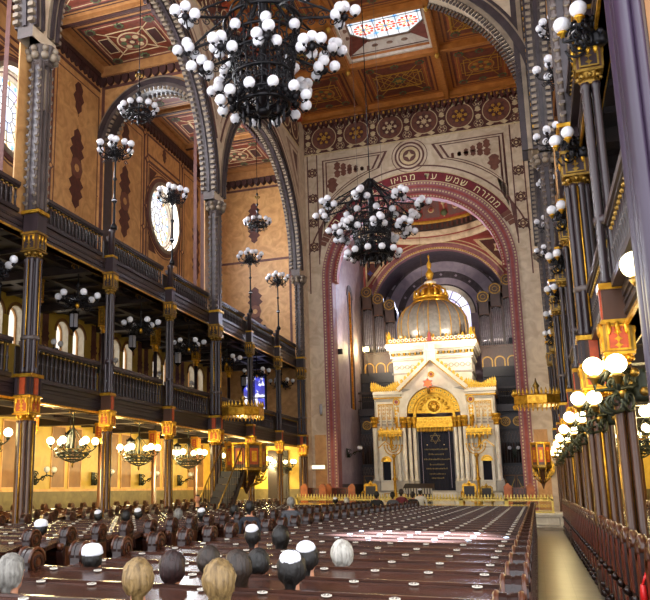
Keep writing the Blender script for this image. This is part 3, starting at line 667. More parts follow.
# ---------------- chancel
m = MB(); Y0, Y1, zc = 41.5, 51.0, 17.35
for s, nm in ((-1, 'left'), (1, 'right')):
    m = MB(); x = CH + s * 4.65; xo = x + s * .4; g0, g1 = 45.7, 46.5
    lo, hi = min(x, xo), max(x, xo)
    m.rect(Y0, g0 - .6, .6, 17.4, lo, hi, 'X', 'lilac'); m.rect(g1 + .6, Y1, .6, 17.4, lo, hi, 'X', 'lilac'); m.rect(g0 - .6, g1 + .6, .6, 6.2, lo, hi, 'X', 'lilac')
    m.archwall(g0 - .6, g1 + .6, 6.2, 17.4, (g0 + g1) / 2, .4, 12.9, lo, hi, 'X', 'lilac', 16, 'gold')
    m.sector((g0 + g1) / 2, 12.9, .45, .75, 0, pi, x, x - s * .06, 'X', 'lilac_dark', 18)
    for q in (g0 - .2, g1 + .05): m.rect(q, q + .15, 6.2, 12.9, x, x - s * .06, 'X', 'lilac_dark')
    m.rect(Y0, Y1, 16.2, 16.4, x, x - s * .08, 'X', 'pink_paint'); m.rect(Y0, Y1, .66, 1.9, x, x - s * .06, 'X', 'lilac_dark')
    struct(m, 'wall_chancel_' + nm)
    o = bpy.data.objects.new(win_no(), None); COL.objects.link(o); o['kind'] = 'structure'; o.location = (x + s * .3, 46.1, 6.2); off = tuple(o.location)
    w = MB(); pts = [(45.7, 6.2), (46.5, 6.2)] + [(46.1 + .4 * cos(pi * i / 12), 12.9 + .4 * sin(pi * i / 12)) for i in range(13)]
    w.prism(pts, x + s * .3, x + s * .33, 'X', 'paint_gold'); w.build('pane', o, off)
    w = MB()
    for k in range(14): w.rect(45.7, 46.5, 6.4 + k * .5, 6.43 + k * .5, x + s * .27, x + s * .3, 'X', 'brass')
    w.rect(46.09, 46.11, 6.2, 13.2, x + s * .27, x + s * .3, 'X', 'brass'); w.build('glazing_bar', o, off)
m = MB(); cy = 46.25
m.circwall(-9.8, -.1, Y0 - .2, Y1 + .2, CH, cy, 4.25, zc, zc + .3, 'Z', 'red_paint', 56)
prof = [(4.62, zc), (4.62, zc - .05), (4.5, zc - .12), (4.42, zc - .25), (4.25, zc - .3), (4.2, zc), (4.28, zc + .15), (4.1, zc + .35), (4.12, zc + .5)]
def openlathe(m, prof, c, mt, n=56):
    vs = [(c[0] + r * cos(2 * pi * i / n), c[1] + r * sin(2 * pi * i / n), z) for r, z in prof for i in range(n)]
    m.add(vs, [(j * n + i, j * n + (i + 1) % n, (j + 1) * n + (i + 1) % n, (j + 1) * n + i) for j in range(len(prof) - 1) for i in range(n)], mt, True)
openlathe(m, prof, (CH, cy), 'marble'); openlathe(m, [(4.12, zc + .5), (4.2, zc + .6), (4.2, zc + 1.0)], (CH, cy), 'stone_mid'); openlathe(m, [(4.2, zc + 1.0), (4.12, zc + 1.05), (4.15, zc + 1.2)], (CH, cy), 'paint_gold')
for i in range(80):
    a = 2 * pi * i / 80; m.cbox((CH + 4.12 * cos(a), cy + 4.12 * sin(a), zc + .8), .12, .12, .3, 'band')
openlathe(m, [(4.18 * cos(t), zc + 1.2 + 3.4 * sin(t)) for t in [i * pi / 2 / 12 for i in range(12)]] + [(.05, zc + 4.6)], (CH, cy), 'red_paint')
def dome_pt(a, t, k=.03): r = (4.18 - k) * cos(t); return (CH + r * cos(a), cy + r * sin(a), zc + 1.2 + (3.4 - k) * sin(t))
for i in range(16):
    a = 2 * pi * i / 16
    for c, t0, t1, wd, k in (('paint_teal', .05, .36, .13, .03), ('paint_cream', .08, .33, .1, .05), ('paint_orange', .1, .3, .08, .07)):
        m.add([dome_pt(a - wd, t0, k), dome_pt(a + wd, t0, k), dome_pt(a + wd, t1, k), dome_pt(a - wd, t1, k)], [(0, 1, 2, 3)], c)
    p = dome_pt(a, .2, .1); m.sphere(p, .2, 'paint_cream', 10, 6); p = dome_pt(a, .2, .16); m.sphere(p, .16, 'red_paint', 8, 6)
    p = dome_pt(a + pi / 16, .12, .08); m.sphere(p, .22, 'paint_green', 8, 6); p = dome_pt(a + pi / 16, .3, .08); m.sphere(p, .12, 'paint_cream', 8, 6)
    m.tube([dome_pt(a + pi / 16, t, .04) for t in (.04, .2, .4, .6, .9)], .05, 'paint_cream', 5)
struct(m, 'ceiling_chancel')
m = MB(); BA = 4.2
m.archwall(-9.8, -.1, .6, zc, CH, BA, 12.6, Y1, Y1 + .5, 'Y', 'red_paint', 48, 'pink_paint')
for r0, r1, c, d in ((BA, BA + .12, 'paint_cream', .05), (BA + .12, BA + .38, 'pink_paint', .07), (BA + .38, BA + .46, 'paint_cream', .05), (BA + .62, BA + .68, 'paint_cream', .02)):
    q = 0 if r1 < 4.6 else .5
    m.sector(CH, 12.6, r0, min(r1, 4.68) if q == 0 else r1, q, pi - q, Y1 - d, Y1, 'Y', c, 48)
m.teeth(CH, 12.6, BA + .02, BA + .1, 0, pi, Y1 - .09, Y1, 'Y', 'paint_gold', 90)
for s in (-1, 1):
    m.prism([(CH + s * 4.5, 17.15), (CH + s * 4.5, 14.6), (CH + s * 2.4, 17.15)], Y1 - .015, Y1, 'Y', 'paint_cream'); m.prism([(CH + s * 4.4, 17.05), (CH + s * 4.4, 15.0), (CH + s * 2.75, 17.05)], Y1 - .02, Y1, 'Y', 'frieze_red')
    m.star(CH + s * 3.9, 16.5, .38, Y1 - .03, Y1, 'Y', 'paint_cream', 5, .6); m.disc(CH + s * 3.9, 16.5, .2, Y1 - .04, Y1, 'Y', 'red_paint', 10); m.star(CH + s * 4.2, 15.6, .22, Y1 - .03, Y1, 'Y', 'paint_blue', 4, .5)
struct(m, 'wall_chancel_back')
m = MB(); LY = 54.3   # apse barrel and lunette
n = 40; vs = []
for i in range(n + 1):
    a = pi * i / n
    for y in (Y1 + .5, LY): vs.append((CH + (BA + .05) * cos(a), y, 12.6 + (BA + .05) * sin(a)))
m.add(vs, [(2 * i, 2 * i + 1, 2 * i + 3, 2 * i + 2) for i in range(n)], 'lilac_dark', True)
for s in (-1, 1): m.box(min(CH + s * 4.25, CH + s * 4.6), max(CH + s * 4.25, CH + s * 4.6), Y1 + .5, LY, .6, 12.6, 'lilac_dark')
m.archwall(-9.4, -.5, 11.6, 17.2, CH, 1.75, 13.1, LY, LY + .4, 'Y', 'lilac', 40, 'marble_white'); m.rect(-9.4, -.5, .6, 11.6, LY, LY + .4, 'Y', 'lilac')
for r0, r1, c in ((1.75, 2.05, 'marble_white'), (2.05, 2.15, 'lilac_dark'), (2.6, 2.72, 'lilac_dark'), (2.95, 3.05, 'lilac_dark'), (3.75, 4.2, 'lilac_dark')): m.sector(CH, 13.1, r0, r1, 0, pi, LY - .03, LY, 'Y', c, 40)
m.sector(CH, 13.1, 2.72, 2.95, 0, pi, LY - .015, LY, 'Y', 'lilac_dark', 40)
for i in range(9): a = pi * (i + .5) / 9; m.disc(CH + 2.83 * cos(a), 13.1 + 2.83 * sin(a), .1, LY - .03, LY, 'Y', 'lilac', 4)
for i in range(13): a = pi * (i + .5) / 13; m.sector(CH, 13.1, 3.85, 4.05, a - .05, a + .05, LY - .045, LY, 'Y', 'lilac', 2)
struct(m, 'wall_apse')
o = bpy.data.objects.new(win_no(), None); COL.objects.link(o); o['kind'] = 'structure'; o.location = (CH, LY + .3, 13.1); off = tuple(o.location)
w = MB(); w.prism([(CH - 1.75, 11.6), (CH + 1.75, 11.6)] + [(CH + 1.75 * cos(pi * i / 24), 13.1 + 1.75 * sin(pi * i / 24)) for i in range(25)], LY + .25, LY + .28, 'Y', 'apse_glass'); w.build('pane', o, off)
w = MB()
for r in (.6, 1.2): w.sector(CH, 13.1, r, r + .06, 0, pi, LY + .2, LY + .25, 'Y', 'stone_mid', 24)
for i in range(1, 8): a = pi * i / 8; w.line((CH + .6 * cos(a), 13.1 + .6 * sin(a)), (CH + 1.75 * cos(a), 13.1 + 1.75 * sin(a)), .05, LY + .2, LY + .25, 'Y', 'stone_mid')
w.build('tracery', o, off)
# ================================================================== PIERS, COLUMNS, BALUSTRADES
def shafts(m, z0, z1, r, R, n, c, rot=0, core=None):
    if core: m.lathe([(core, z0), (core, z1)], (0, 0, 0), c, 8, False, rot=pi / 8)
    for k in range(n):
        a = rot + 2 * pi * k / n; m.lathe([(r * 1.25, z0), (r * 1.25, z0 + .08), (r, z0 + .14), (r, z1 - .12), (r * 1.2, z1 - .06), (r * 1.2, z1)], (R * cos(a), R * sin(a), 0), c, 8)
def capital(m, z0, z1, w, c1='gold', c2='panel_orange', col='brass'):
    h = z1 - z0
    m.lathe([(w * .36, z0 - .02), (w * .42, z0 + .03), (w * .36, z0 + .07), (w * .4, z0 + h * .12), (w * .52, z0 + h * .24)], (0, 0, 0), c1, 8, False, rot=pi / 8)
    for k in range(8):
        a = k * pi / 4; m.sphere((w * .44 * cos(a), w * .44 * sin(a), z0 + h * .16), w * .12, c1, 6, 5)
    m.box(-w / 2, w / 2, -w / 2, w / 2, z0 + h * .24, z1 - h * .1, col)
    m.box(-w * .58, w * .58, -w * .58, w * .58, z1 - h * .1, z1 - h * .04, c1); m.box(-w * .54, w * .54, -w * .54, w * .54, z1 - h * .04, z1, c1); m.box(-w * .55, w * .55, -w * .55, w * .55, z0 + h * .22, z0 + h * .28, c1)
    for pl, d in (('X', -w / 2), ('X', w / 2), ('Y', -w / 2), ('Y', w / 2)):
        s = 1 if d > 0 else -1
        m.rect(-w * .36, w * .36, z0 + h * .34, z1 - h * .16, d, d + s * .015, pl, c2); m.frame(-w * .4, w * .4, z0 + h * .31, z1 - h * .13, w * .07, d, d + s * .03, pl, c1)
        for q in (.42, .56, .7): m.star(0, z0 + h * q, w * .15, d, d + s * .025, pl, c1, 4, .5)
def corbels(m, z, w):
    for k in range(4):
        a = k * pi / 2
        for q in (-.3, 0, .3): x, y = w * .56 * cos(a) - q * w * sin(a), w * .56 * sin(a) + q * w * cos(a); m.lathe([(.01, -.16), (.035, -.1), (.03, 0)], (x, y, z), 'gold', 6)

def make_pier():
    t = thing('gallery_pier', '-', 'pier')
    m = MB(); m.box(-.26, .26, -.26, .26, 0, .22, 'column_brown'); m.box(-.27, .27, -.27, .27, .22, .4, 'column_brown'); m.lathe([(.27, .4), (.29, .46), (.25, .54), (.25, .6)], (0, 0, 0), 'column_brown', 8, False, rot=pi / 8); m.build('base', t)
    m = MB(); shafts(m, .6, 3.26, .058, .17, 8, 'column_brown', pi / 8, .16)
    for k in range(4): a = k * pi / 2; m.lathe([(.018, .7), (.018, 3.2)], (.2 * cos(a), .2 * sin(a), 0), 'gold', 6)
    m.build('lower_shaft', t)
    m = MB(); capital(m, 3.26, 3.84, .43); corbels(m, 3.8, .43); m.build('lower_capital', t)
    m = MB(); m.box(-.21, .21, -.21, .21, 3.84, 4.3, 'column_brown')
    for pl, d in (('X', -.21), ('X', .21), ('Y', -.21), ('Y', .21)):
        s = 1 if d > 0 else -1; m.rect(-.07, .07, 3.86, 4.25, d, d + s * .03, pl, 'panel_orange'); m.rect(-.19, -.14, 3.86, 4.25, d, d + s * .04, pl, 'column_dark'); m.rect(.14, .19, 3.86, 4.25, d, d + s * .04, pl, 'column_dark')
    m.box(-.26, .26, -.26, .26, 4.26, 4.34, 'gold'); m.build('pilaster_block', t)
    m = MB(); shafts(m, 4.34, 7.16, .055, .165, 8, 'column_dark', pi / 8, .155)
    for k in range(4): a = k * pi / 2; m.lathe([(.014, 4.5), (.014, 7.1)], (.2 * cos(a), .2 * sin(a), 0), 'gold', 6)
    m.lathe([(.22, 5.15), (.235, 5.2), (.22, 5.25)], (0, 0, 0), 'stone_mid', 12); m.build('middle_shaft', t)
    m = MB(); capital(m, 7.16, 7.8, .42, 'brass', 'column_dark', 'column_brown'); corbels(m, 7.7, .42); m.build('upper_capital', t)
    m = MB(); m.box(-.2, .2, -.2, .2, 7.8, 8.3, 'column_dark'); m.box(-.25, .25, -.25, .25, 8.26, 8.34, 'gold')
    m.box(-.12, .12, -.22, .22, 8.34, 12.3, 'stone_dark')
    for pl, d in (('X', -.12), ('X', .12)):
        s = 1 if d > 0 else -1; m.rect(-.19, -.13, 8.4, 12.3, d, d + s * .06, pl, 'stone_mid'); m.rect(.13, .19, 8.4, 12.3, d, d + s * .06, pl, 'stone_mid'); m.rect(-.04, .04, 8.4, 12.2, d, d + s * .08, pl, 'stone_mid'); m.rect(-.1, .1, 11.0, 12.1, d, d + s * .05, pl, 'stone_light')
    for s in (-1, 1):
        for d in (-.11, .11): m.lathe([(.05, 8.34), (.05, 12.3)], (d, s * .22, 0), 'stone_mid', 8)
    m.build('upper_shaft', t)
    cr = MB(); cr.sphere((0, 0, 0), .06, 'stone_light', 6, 5); cr.box(-.05, .04, -.06, .06, -.02, .04, 'stone_mid'); cr = cr.mesh('crocket')
    for s in (-1, 1):
        for i in range(17): put('crocket', cr, t, (.12, s * .26, 8.5 + i * .22)); put('crocket', cr, t, (-.12, s * .26, 8.5 + i * .22))
    m = MB(); m.lathe([(.24, 12.2), (.29, 12.24), (.25, 12.3), (.36, 12.55), (.4, 12.62), (.4, 12.68)], (0, 0, 0), 'stone_mid', 8, False, rot=pi / 8)
    for k in range(8): a = k * pi / 4; m.sphere((.32 * cos(a), .32 * sin(a), 12.42), .11, 'stone_light', 6, 5); m.sphere((.38 * cos(a), .38 * sin(a), 12.58), .09, 'stone_light', 6, 5)
    m.build('foliage_capital', t)
    return t
def make_column():
    t = thing('gallery_column', '-', 'column')
    q = .062
    def quad(m, z0, z1, r, c):
        for sx in (-1, 1):
            for sy in (-1, 1): m.lathe([(r * 1.5, z0), (r * 1.5, z0 + .06), (r, z0 + .12), (r, z1 - .1), (r * 1.35, z1 - .05), (r * 1.35, z1)], (sx * q, sy * q, 0), c, 10)
    m = MB(); m.box(-.17, .17, -.17, .17, 0, .35, 'column_brown'); m.box(-.15, .15, -.15, .15, .35, .45, 'column_brown'); m.build('base', t)
    m = MB(); quad(m, .45, 3.26, .052, 'column_brown'); m.lathe([(.016, .6), (.016, 3.2)], (.1, 0, 0), 'gold', 6); m.lathe([(.016, .6), (.016, 3.2)], (0, -.1, 0), 'gold', 6); m.build('lower_shaft', t)
    m = MB(); capital(m, 3.26, 3.84, .33); corbels(m, 3.8, .33); m.build('lower_capital', t)
    m = MB(); m.box(-.14, .14, -.14, .14, 3.84, 4.28, 'column_brown'); m.box(.14, .16, -.06, .06, 3.86, 4.24, 'panel_orange'); m.box(-.16, -.14, -.06, .06, 3.86, 4.24, 'panel_orange'); m.box(-.17, .17, -.17, .17, 4.24, 4.32, 'gold'); m.build('pilaster_block', t)
    m = MB(); quad(m, 4.32, 7.16, .048, 'column_dark'); m.lathe([(.13, 5.14), (.14, 5.2), (.13, 5.26)], (0, 0, 0), 'column_dark', 10); m.build('middle_shaft', t)
    m = MB(); capital(m, 7.16, 7.8, .31, 'brass', 'column_dark', 'column_brown'); corbels(m, 7.7, .31); m.build('upper_capital', t)
    m = MB(); m.box(-.12, .12, -.12, .12, 7.8, 8.3, 'column_dark'); m.box(-.14, .14, -.14, .14, 8.24, 8.3, 'gold'); m.lathe([(.1, 8.3), (.09, 9.0), (.12, 9.05), (.08, 9.1)], (0, 0, 0), 'column_dark', 10); m.build('rail_post', t)
    return t
def make_rear_column():
    t = thing('rear_gallery_column', '-', 'column')
    m = MB(); m.lathe([(.2, 0), (.2, .3), (.1, .4), (.085, 3.25)], (0, 0, 0), 'column_brown', 10); m.build('lower_shaft', t)
    m = MB(); capital(m, 3.2, 3.86, .3); m.build('lower_capital', t)
    m = MB(); m.lathe([(.14, 4.25), (.14, 4.5), (.08, 4.55), (.075, 7.0)], (0, 0, 0), 'column_dark', 10); m.build('upper_shaft', t)
    m = MB(); capital(m, 6.95, 7.9, .28, 'gold', 'brass', 'brass'); m.build('upper_capital', t)
    return t
SX = {'left': -10.9, 'right': 1.1}
SXM = lambda x, sd: x if sd == 'left' else -9.55 - x
where = lambda sd: 'left-hand' if sd == 'left' else 'right-hand'
def col_lab(y, sd):
    k = len([q for q in YL if q > y + .1]); nm = 'at the front wall' if k == 0 else '%s from the front wall' % nth(k + 1)
    return nm
P0 = make_pier(); C0 = make_column(); R0 = make_rear_column(); used = set()
def place(proto, label, loc, rz=0, group=None, sc=None):
    if proto.name not in used:
        used.add(proto.name); o = proto; o.location = loc; o.rotation_euler = (0, 0, rz); o['label'] = label
        if sc: o.scale = (sc,) * 3
    else: o = dup(proto, label, loc, rz, sc)
    if group: o['group'] = group
    return o
for sd in ('left', 'right'):
    for y in YL:
        if y < 11: continue
        rz = 0 if sd == 'left' else pi
        if y in PIERS:
            pn = [q for q in PIERS if q >= y]; 
            place(P0, 'clustered dark pier carrying the %s galleries, %s' % (where(sd), 'against the front wall' if y > 39 else '%s of the great piers from the front wall' % nth(len(pn))), (SX[sd] + (.04 if sd == 'left' else 0), y - (.15 if y > 39 else 0) + (.18 if y < 16 and sd == 'left' else 0), 0), rz, 'great gallery piers')
        else:
            place(C0, 'slender brown iron column of the %s gallery front, %s from the front wall' % (where(sd), nth(len([q for q in YL if q >= y]))), (SX[sd], y, 0), rz, 'slender gallery columns')
        if y < 39: place(R0, 'thin column with gilded capitals in the %s aisle, %s from front wall' % (where(sd), nth(len([q for q in YL if q >= y]) - 1)), (SXM(-13.4, sd), y, 0), 0, 'rear aisle columns')

# balustrades, one per bay, baluster parts share one mesh
bm_ = MB(); bm_.lathe([(.05, 0), (.055, .05), (.03, .09), (.028, .3), (.045, .36), (.03, .42), (.028, .62)], (0, 0, 0), 'gal_wood', 7); bm_.lathe([(.034, .62), (.05, .65), (.034, .69)], (0, 0, 0), 'brass', 7); bm_.lathe([(.03, .36), (.05, .38), (.03, .4)], (0, 0, 0), 'stone_mid', 7)
BAL = bm_.mesh('baluster')
def make_balustrade(h, nb, nm):
    t = thing('gallery_balustrade', '-', 'balustrade'); L = 3.6
    m = MB(); m.box(-.09, .09, -L / 2, L / 2, h - .09, h, 'gal_wood_lit'); m.box(-.06, .06, -L / 2, L / 2, h - .14, h - .09, 'gal_wood'); m.build('top_rail', t)
    m = MB(); m.box(-.08, .08, -L / 2, L / 2, 0, .1, 'gal_wood'); m.build('bottom_rail', t)
    m = MB(); m.box(-.2, -.16, -L / 2, L / 2, 0, h - .12, 'soffit_wood'); m.build('back_panel', t)
    for i in range(nb):
        o = put('baluster', BAL, t, (0, -L / 2 + (i + .5) * L / nb, .1)); o.scale = (1, 1, (h - .24) / .69)
    return t
BL, BU = make_balustrade(.93, 18, 'lower'), make_balustrade(.76, 20, 'upper')
for sd in ('left', 'right'):
    for j in range(len(YL) - 1):
        if sd == 'left' and j == 0: continue
        y = (YL[j] + YL[j + 1]) / 2; n = nth(len(YL) - 1 - j)
        place(BL, 'dark wooden balustrade of the lower %s gallery, %s bay from the front wall' % (where(sd), n), (-11.12 if sd == 'left' else 1.16, y, 4.25), 0 if sd == 'left' else pi, 'gallery balustrades')
        place(BU, 'dark wooden balustrade of the upper %s gallery, %s bay from the front wall' % (where(sd), n), (-11.12 if sd == 'left' else 1.16, y, 8.25), 0 if sd == 'left' else pi, 'gallery balustrades')

# ================================================================== LAMPS
LAMPS = []
def sph(name, r, m, n=14, k=10):
    b = MB(); b.sphere((0, 0, 0), r, m, n, k); return b.mesh(name)
def globe_mesh(r, m, cup='iron'):
    b = MB(); b.sphere((0, 0, 0), r, m, 16, 10); b.lathe([(r * .12, -r * 1.3), (r * .3, -r * 1.05), (r * .36, -r * .95), (r * .3, -r * .9)], (0, 0, 0), cup, 8); b.lathe([(r * .16, r * .96), (r * .16, r * 1.06)], (0, 0, 0), cup, 6); return b.mesh('globe')
G_BIG, G_SM, G_MED, G_LIT, G_LITB = globe_mesh(.138, 'globe'), globe_mesh(.105, 'globe'), globe_mesh(.13, 'globe', 'gold'), globe_mesh(.105, 'globe_lit', 'brass'), globe_mesh(.12, 'globe_lit', 'brass')

def scroll(m, c, a, r, s, mt, t=.018, turns=1.25):
    # iron scroll in the vertical plane at azimuth a
    pts = []
    for i in range(13):
        q = i / 12; th = s * 2 * pi * turns * q; rr = r * (1 - .75 * q); u = rr * cos(th); v = rr * sin(th); pts.append((c[0] + u * cos(a), c[1] + u * sin(a), c[2] + v))
    m.tube(pts, t, mt, 5)

def make_great_chandelier():
    t = thing('great_chandelier', '-', 'chandelier'); I = 'iron'
    # z measured from the lowest ring
    m = MB()
    m.lathe([(.12, -.25), (.2, -.15), (.1, -.05), (.1, 2.9), (.22, 3.0), (.22, 3.2), (.1, 3.3)], (0, 0, 0), I, 12)
    for z, r, th in ((0, .62, .05), (.22, .66, .03), (.75, .72, .04), (1.3, .8, .035), (1.75, .85, .04), (2.2, .95, .045), (2.55, .8, .03)): m.hoop((0, 0, z), r, th, I, 32)
    for z, r, th in ((.1, .38, .03), (.9, .42, .03), (1.7, .45, .03)): m.hoop((0, 0, z), r, th, I, 20, 5)
    for k in range(24):
        a = 2 * pi * k / 24; m.tube([(r * cos(a), r * sin(a), z) for r, z in ((.62, 0), (.68, .4), (.72, .8), (.8, 1.3), (.88, 1.8), (.95, 2.2))], .02, I, 5)
        for z, r in ((.18, .64), (.5, .7), (.85, .74), (1.15, .78), (1.5, .83), (1.9, .9)): scroll(m, (r * cos(a), r * sin(a), z), a + pi / 2, .13, 1 if k % 2 else -1, I, .02)
    for k in range(12):
        a = 2 * pi * k / 12; m.tube([(.1 * cos(a), .1 * sin(a), -.1), (.4 * cos(a), .4 * sin(a), -.12), (.62 * cos(a), .62 * sin(a), 0)], .025, I, 5); m.lathe([(.01, -.3), (.05, -.2), (.03, -.1), (.05, 0)], (.5 * cos(a), .5 * sin(a), -.1), I, 6)
    m.build('iron_basket', t)
    gl = []
    def tier(nm, n, z0, r0, z1, r1, per, off=0):
        for k in range(n):
            a = 2 * pi * (k + off) / n; ca, sa = cos(a), sin(a); b = MB()
            b.tube([(r0 * ca, r0 * sa, z0), ((r0 * .6 + r1 * .4) * ca, (r0 * .6 + r1 * .4) * sa, z0 - .12), ((r0 * .2 + r1 * .8) * ca, (r0 * .2 + r1 * .8) * sa, z0 * .4 + z1 * .6 - .05), (r1 * ca, r1 * sa, z1)], .035, I, 6)
            b.tube([(r0 * ca, r0 * sa, z0 + .25), ((r0 + r1) / 2 * ca, (r0 + r1) / 2 * sa, z0 + .16), (r1 * .92 * ca, r1 * .92 * sa, z1 + .02)], .02, I, 5)
            L = r1 - r0
            for q in (.25, .5, .75): scroll(b, ((r0 + q * L) * ca, (r0 + q * L) * sa, z0 + (z1 - z0) * q + .06), a, .13, 1 if q == .5 else -1, I, .015); scroll(b, ((r0 + q * L) * ca, (r0 + q * L) * sa, z0 + (z1 - z0) * q - .12), a, .1, -1, I, .015)
            b.lathe([(.03, -.12), (.1, -.04), (.1, .02), (.04, .06)], (r1 * ca, r1 * sa, z1), I, 8)
            cs = [(0, 0, .26)] if per > 4 else []
            for j in range(per - len(cs)):
                q = a + (j - (per - len(cs) - 1) / 2) * (1.5 if per > 3 else .9); cs.append((.26 * cos(q), .26 * sin(q), (.1 if j % 2 else -.02)))
            for dx, dy, dz in cs:
                p = (r1 * ca + dx, r1 * sa + dy, z1 + dz); b.tube([(r1 * ca, r1 * sa, z1), (r1 * ca + dx * .7, r1 * sa + dy * .7, z1 + dz - .2), (p[0], p[1], p[2] - .14)], .018, I, 5); gl.append(p)
            b.build('arm', t)
    tier('top', 8, 2.15, .95, 1.9, 2.05, 5); tier('mid', 8, 1.25, .8, .95, 1.5, 5, .5); tier('low', 12, .3, .6, .1, .8, 1)
    for k in range(8): a = 2 * pi * (k + .5) / 8; gl.append((1.0 * cos(a), 1.0 * sin(a), 1.75))
    for p in gl[:100]: put('globe', G_BIG, t, p, random.random() * 6)
    m = MB()
    for k in range(8):
        a = 2 * pi * k / 8; m.tube([(.95 * cos(a), .95 * sin(a), 2.2), (.5 * cos(a), .5 * sin(a), 2.75), (.16 * cos(a), .16 * sin(a), 3.1)], .045, I, 6); m.tube([(1.9 * cos(a), 1.9 * sin(a), 2.0), (1.0 * cos(a), 1.0 * sin(a), 2.6), (.2 * cos(a), .2 * sin(a), 3.15)], .03, I, 5)
    m.build('crown_strut', t)
    m = MB(); m.tube([(0, 0, 3.2), (0, 0, 12.6)], .02, I, 6); m.lathe([(.02, 12.2), (.12, 12.45), (.25, 12.6), (.25, 12.65)], (0, 0, 0), 'brass', 12); m.build('suspension_rod', t)
    m = MB()
    for s in (-1, 1): m.tube([(s * .5, 0, 2.5), (s * .5, 0, 12.9)], .007, 'stone_mid', 4)
    m.build('cable', t)
    return t
g = make_great_chandelier(); g['label'] = 'huge black iron chandelier with tiers of white globes, nearest the camera'; g.location = (-5, 15.6, 10.1); g.scale = (.92, .92, .92); g['group'] = 'great nave chandeliers'
dup(g, 'huge black iron chandelier with white globes hanging before the chancel arch', (-5, 28.6, 10.2), 0, .92)

def arm_lamp(t, n, r, z, gm, I, zc=0, rr=.02, off=0, up=.14, gr=.105):
    for k in range(n):
        a = 2 * pi * (k + off) / n; b = MB(); ca, sa = cos(a), sin(a)
        b.tube([(.05 * ca, .05 * sa, zc), (r * .5 * ca, r * .5 * sa, zc - .1), (r * .85 * ca, r * .85 * sa, (zc + z) / 2 - .08), (r * ca, r * sa, z - .06), (r * ca, r * sa, z)], rr, I, 5)
        scroll(b, (r * .45 * ca, r * .45 * sa, zc + .04), a, .1, 1, I, .013); scroll(b, (r * .7 * ca, r * .7 * sa, zc - .16), a, .07, -1, I, .012)
        b.lathe([(.02, -.04), (.06, 0), (.03, .03)], (r * ca, r * sa, z), I, 6); o = b.build('arm', t)
        put('globe', gm, o, (r * ca, r * sa, z + up))

def make_torch():
    t = thing('candelabrum', '-', 'candelabrum'); I = 'iron'; m = MB()
    m.lathe([(.1, 0), (.1, .1), (.04, .2), (.035, .8), (.08, .86), (.08, .92), (.035, .98), (.03, 1.5), (.07, 1.56), (.03, 1.62), (.03, 2.1), (.09, 2.2), (.05, 2.3), (.04, 2.5)], (0, 0, 0), I, 8)
    m.lathe([(.05, .84), (.09, .89), (.05, .94)], (0, 0, 0), 'globe', 8); m.build('pole', t)
    m = MB(); m.lathe([(.03, 2.2), (.12, 2.3), (.14, 2.4), (.06, 2.5), (.03, 2.65)], (0, 0, 0), I, 8)
    for k in range(8): a = k * pi / 4; scroll(m, (.12 * cos(a), .12 * sin(a), 2.4), a, .12, 1, I, .014); scroll(m, (.2 * cos(a), .2 * sin(a), 2.28), a, .1, -1, I, .014)
    m.build('scrollwork', t)
    arm_lamp(t, 6, .52, 2.45, G_SM, I, 2.35); arm_lamp(t, 3, .26, 2.62, G_SM, I, 2.5, off=.25)
    return t
TO = make_torch()
for sd in ('left', 'right'):
    for y in YL:
        if y in PIERS or (sd == 'left' and y < 11): continue
        place(TO, 'tall iron candelabrum on the upper %s gallery front, %s from the front wall' % (where(sd), nth(len([q for q in YL if q >= y]))), (SXM(-10.84, sd), y, 9.1), 0, 'gallery front candelabra')

def make_ring_chandelier():
    t = thing('ring_chandelier', '-', 'chandelier'); I = 'iron'; m = MB()
    m.hoop((0, 0, 0), .42, .03, I, 24); m.hoop((0, 0, -.2), .3, .02, I, 20); m.hoop((0, 0, .2), .3, .02, I, 20)
    for k in range(12):
        a = k * pi / 6; m.tube([(.3 * cos(a), .3 * sin(a), -.2), (.42 * cos(a), .42 * sin(a), 0), (.3 * cos(a), .3 * sin(a), .2), (.05 * cos(a), .05 * sin(a), .5)], .012, I, 5); scroll(m, (.36 * cos(a), .36 * sin(a), 0), a + pi / 2, .08, 1, I, .012)
    m.lathe([(.01, -.4), (.06, -.3), (.03, -.2), (.03, .6), (.08, .7), (.03, .8)], (0, 0, 0), I, 8); m.build('iron_basket', t)
    arm_lamp(t, 12, .58, .06, G_SM, I, 0, .015, 0, .12)
    m = MB(); m.tube([(0, 0, .7), (0, 0, 4.45)], .014, I, 5)
    for z in (1.0, 1.5): m.lathe([(.02, -.08), (.06, 0), (.02, .08)], (0, 0, z), I, 8)
    for k in range(6): a = k * pi / 3; m.sphere((.1 * cos(a), .1 * sin(a), 1.35), .045, 'brass', 6, 5)
    m.build('suspension_rod', t)
    return t
RC = make_ring_chandelier()
for sd in ('left', 'right'):
    for y, w in ((21.375, 'second'), (33.525, 'first')): place(RC, 'small ring chandelier of white globes under the %s arch from the front, %s side' % (w, where(sd)), (SXM(-11.15, sd), y, 13.75), 0, 'ring chandeliers under the arches')

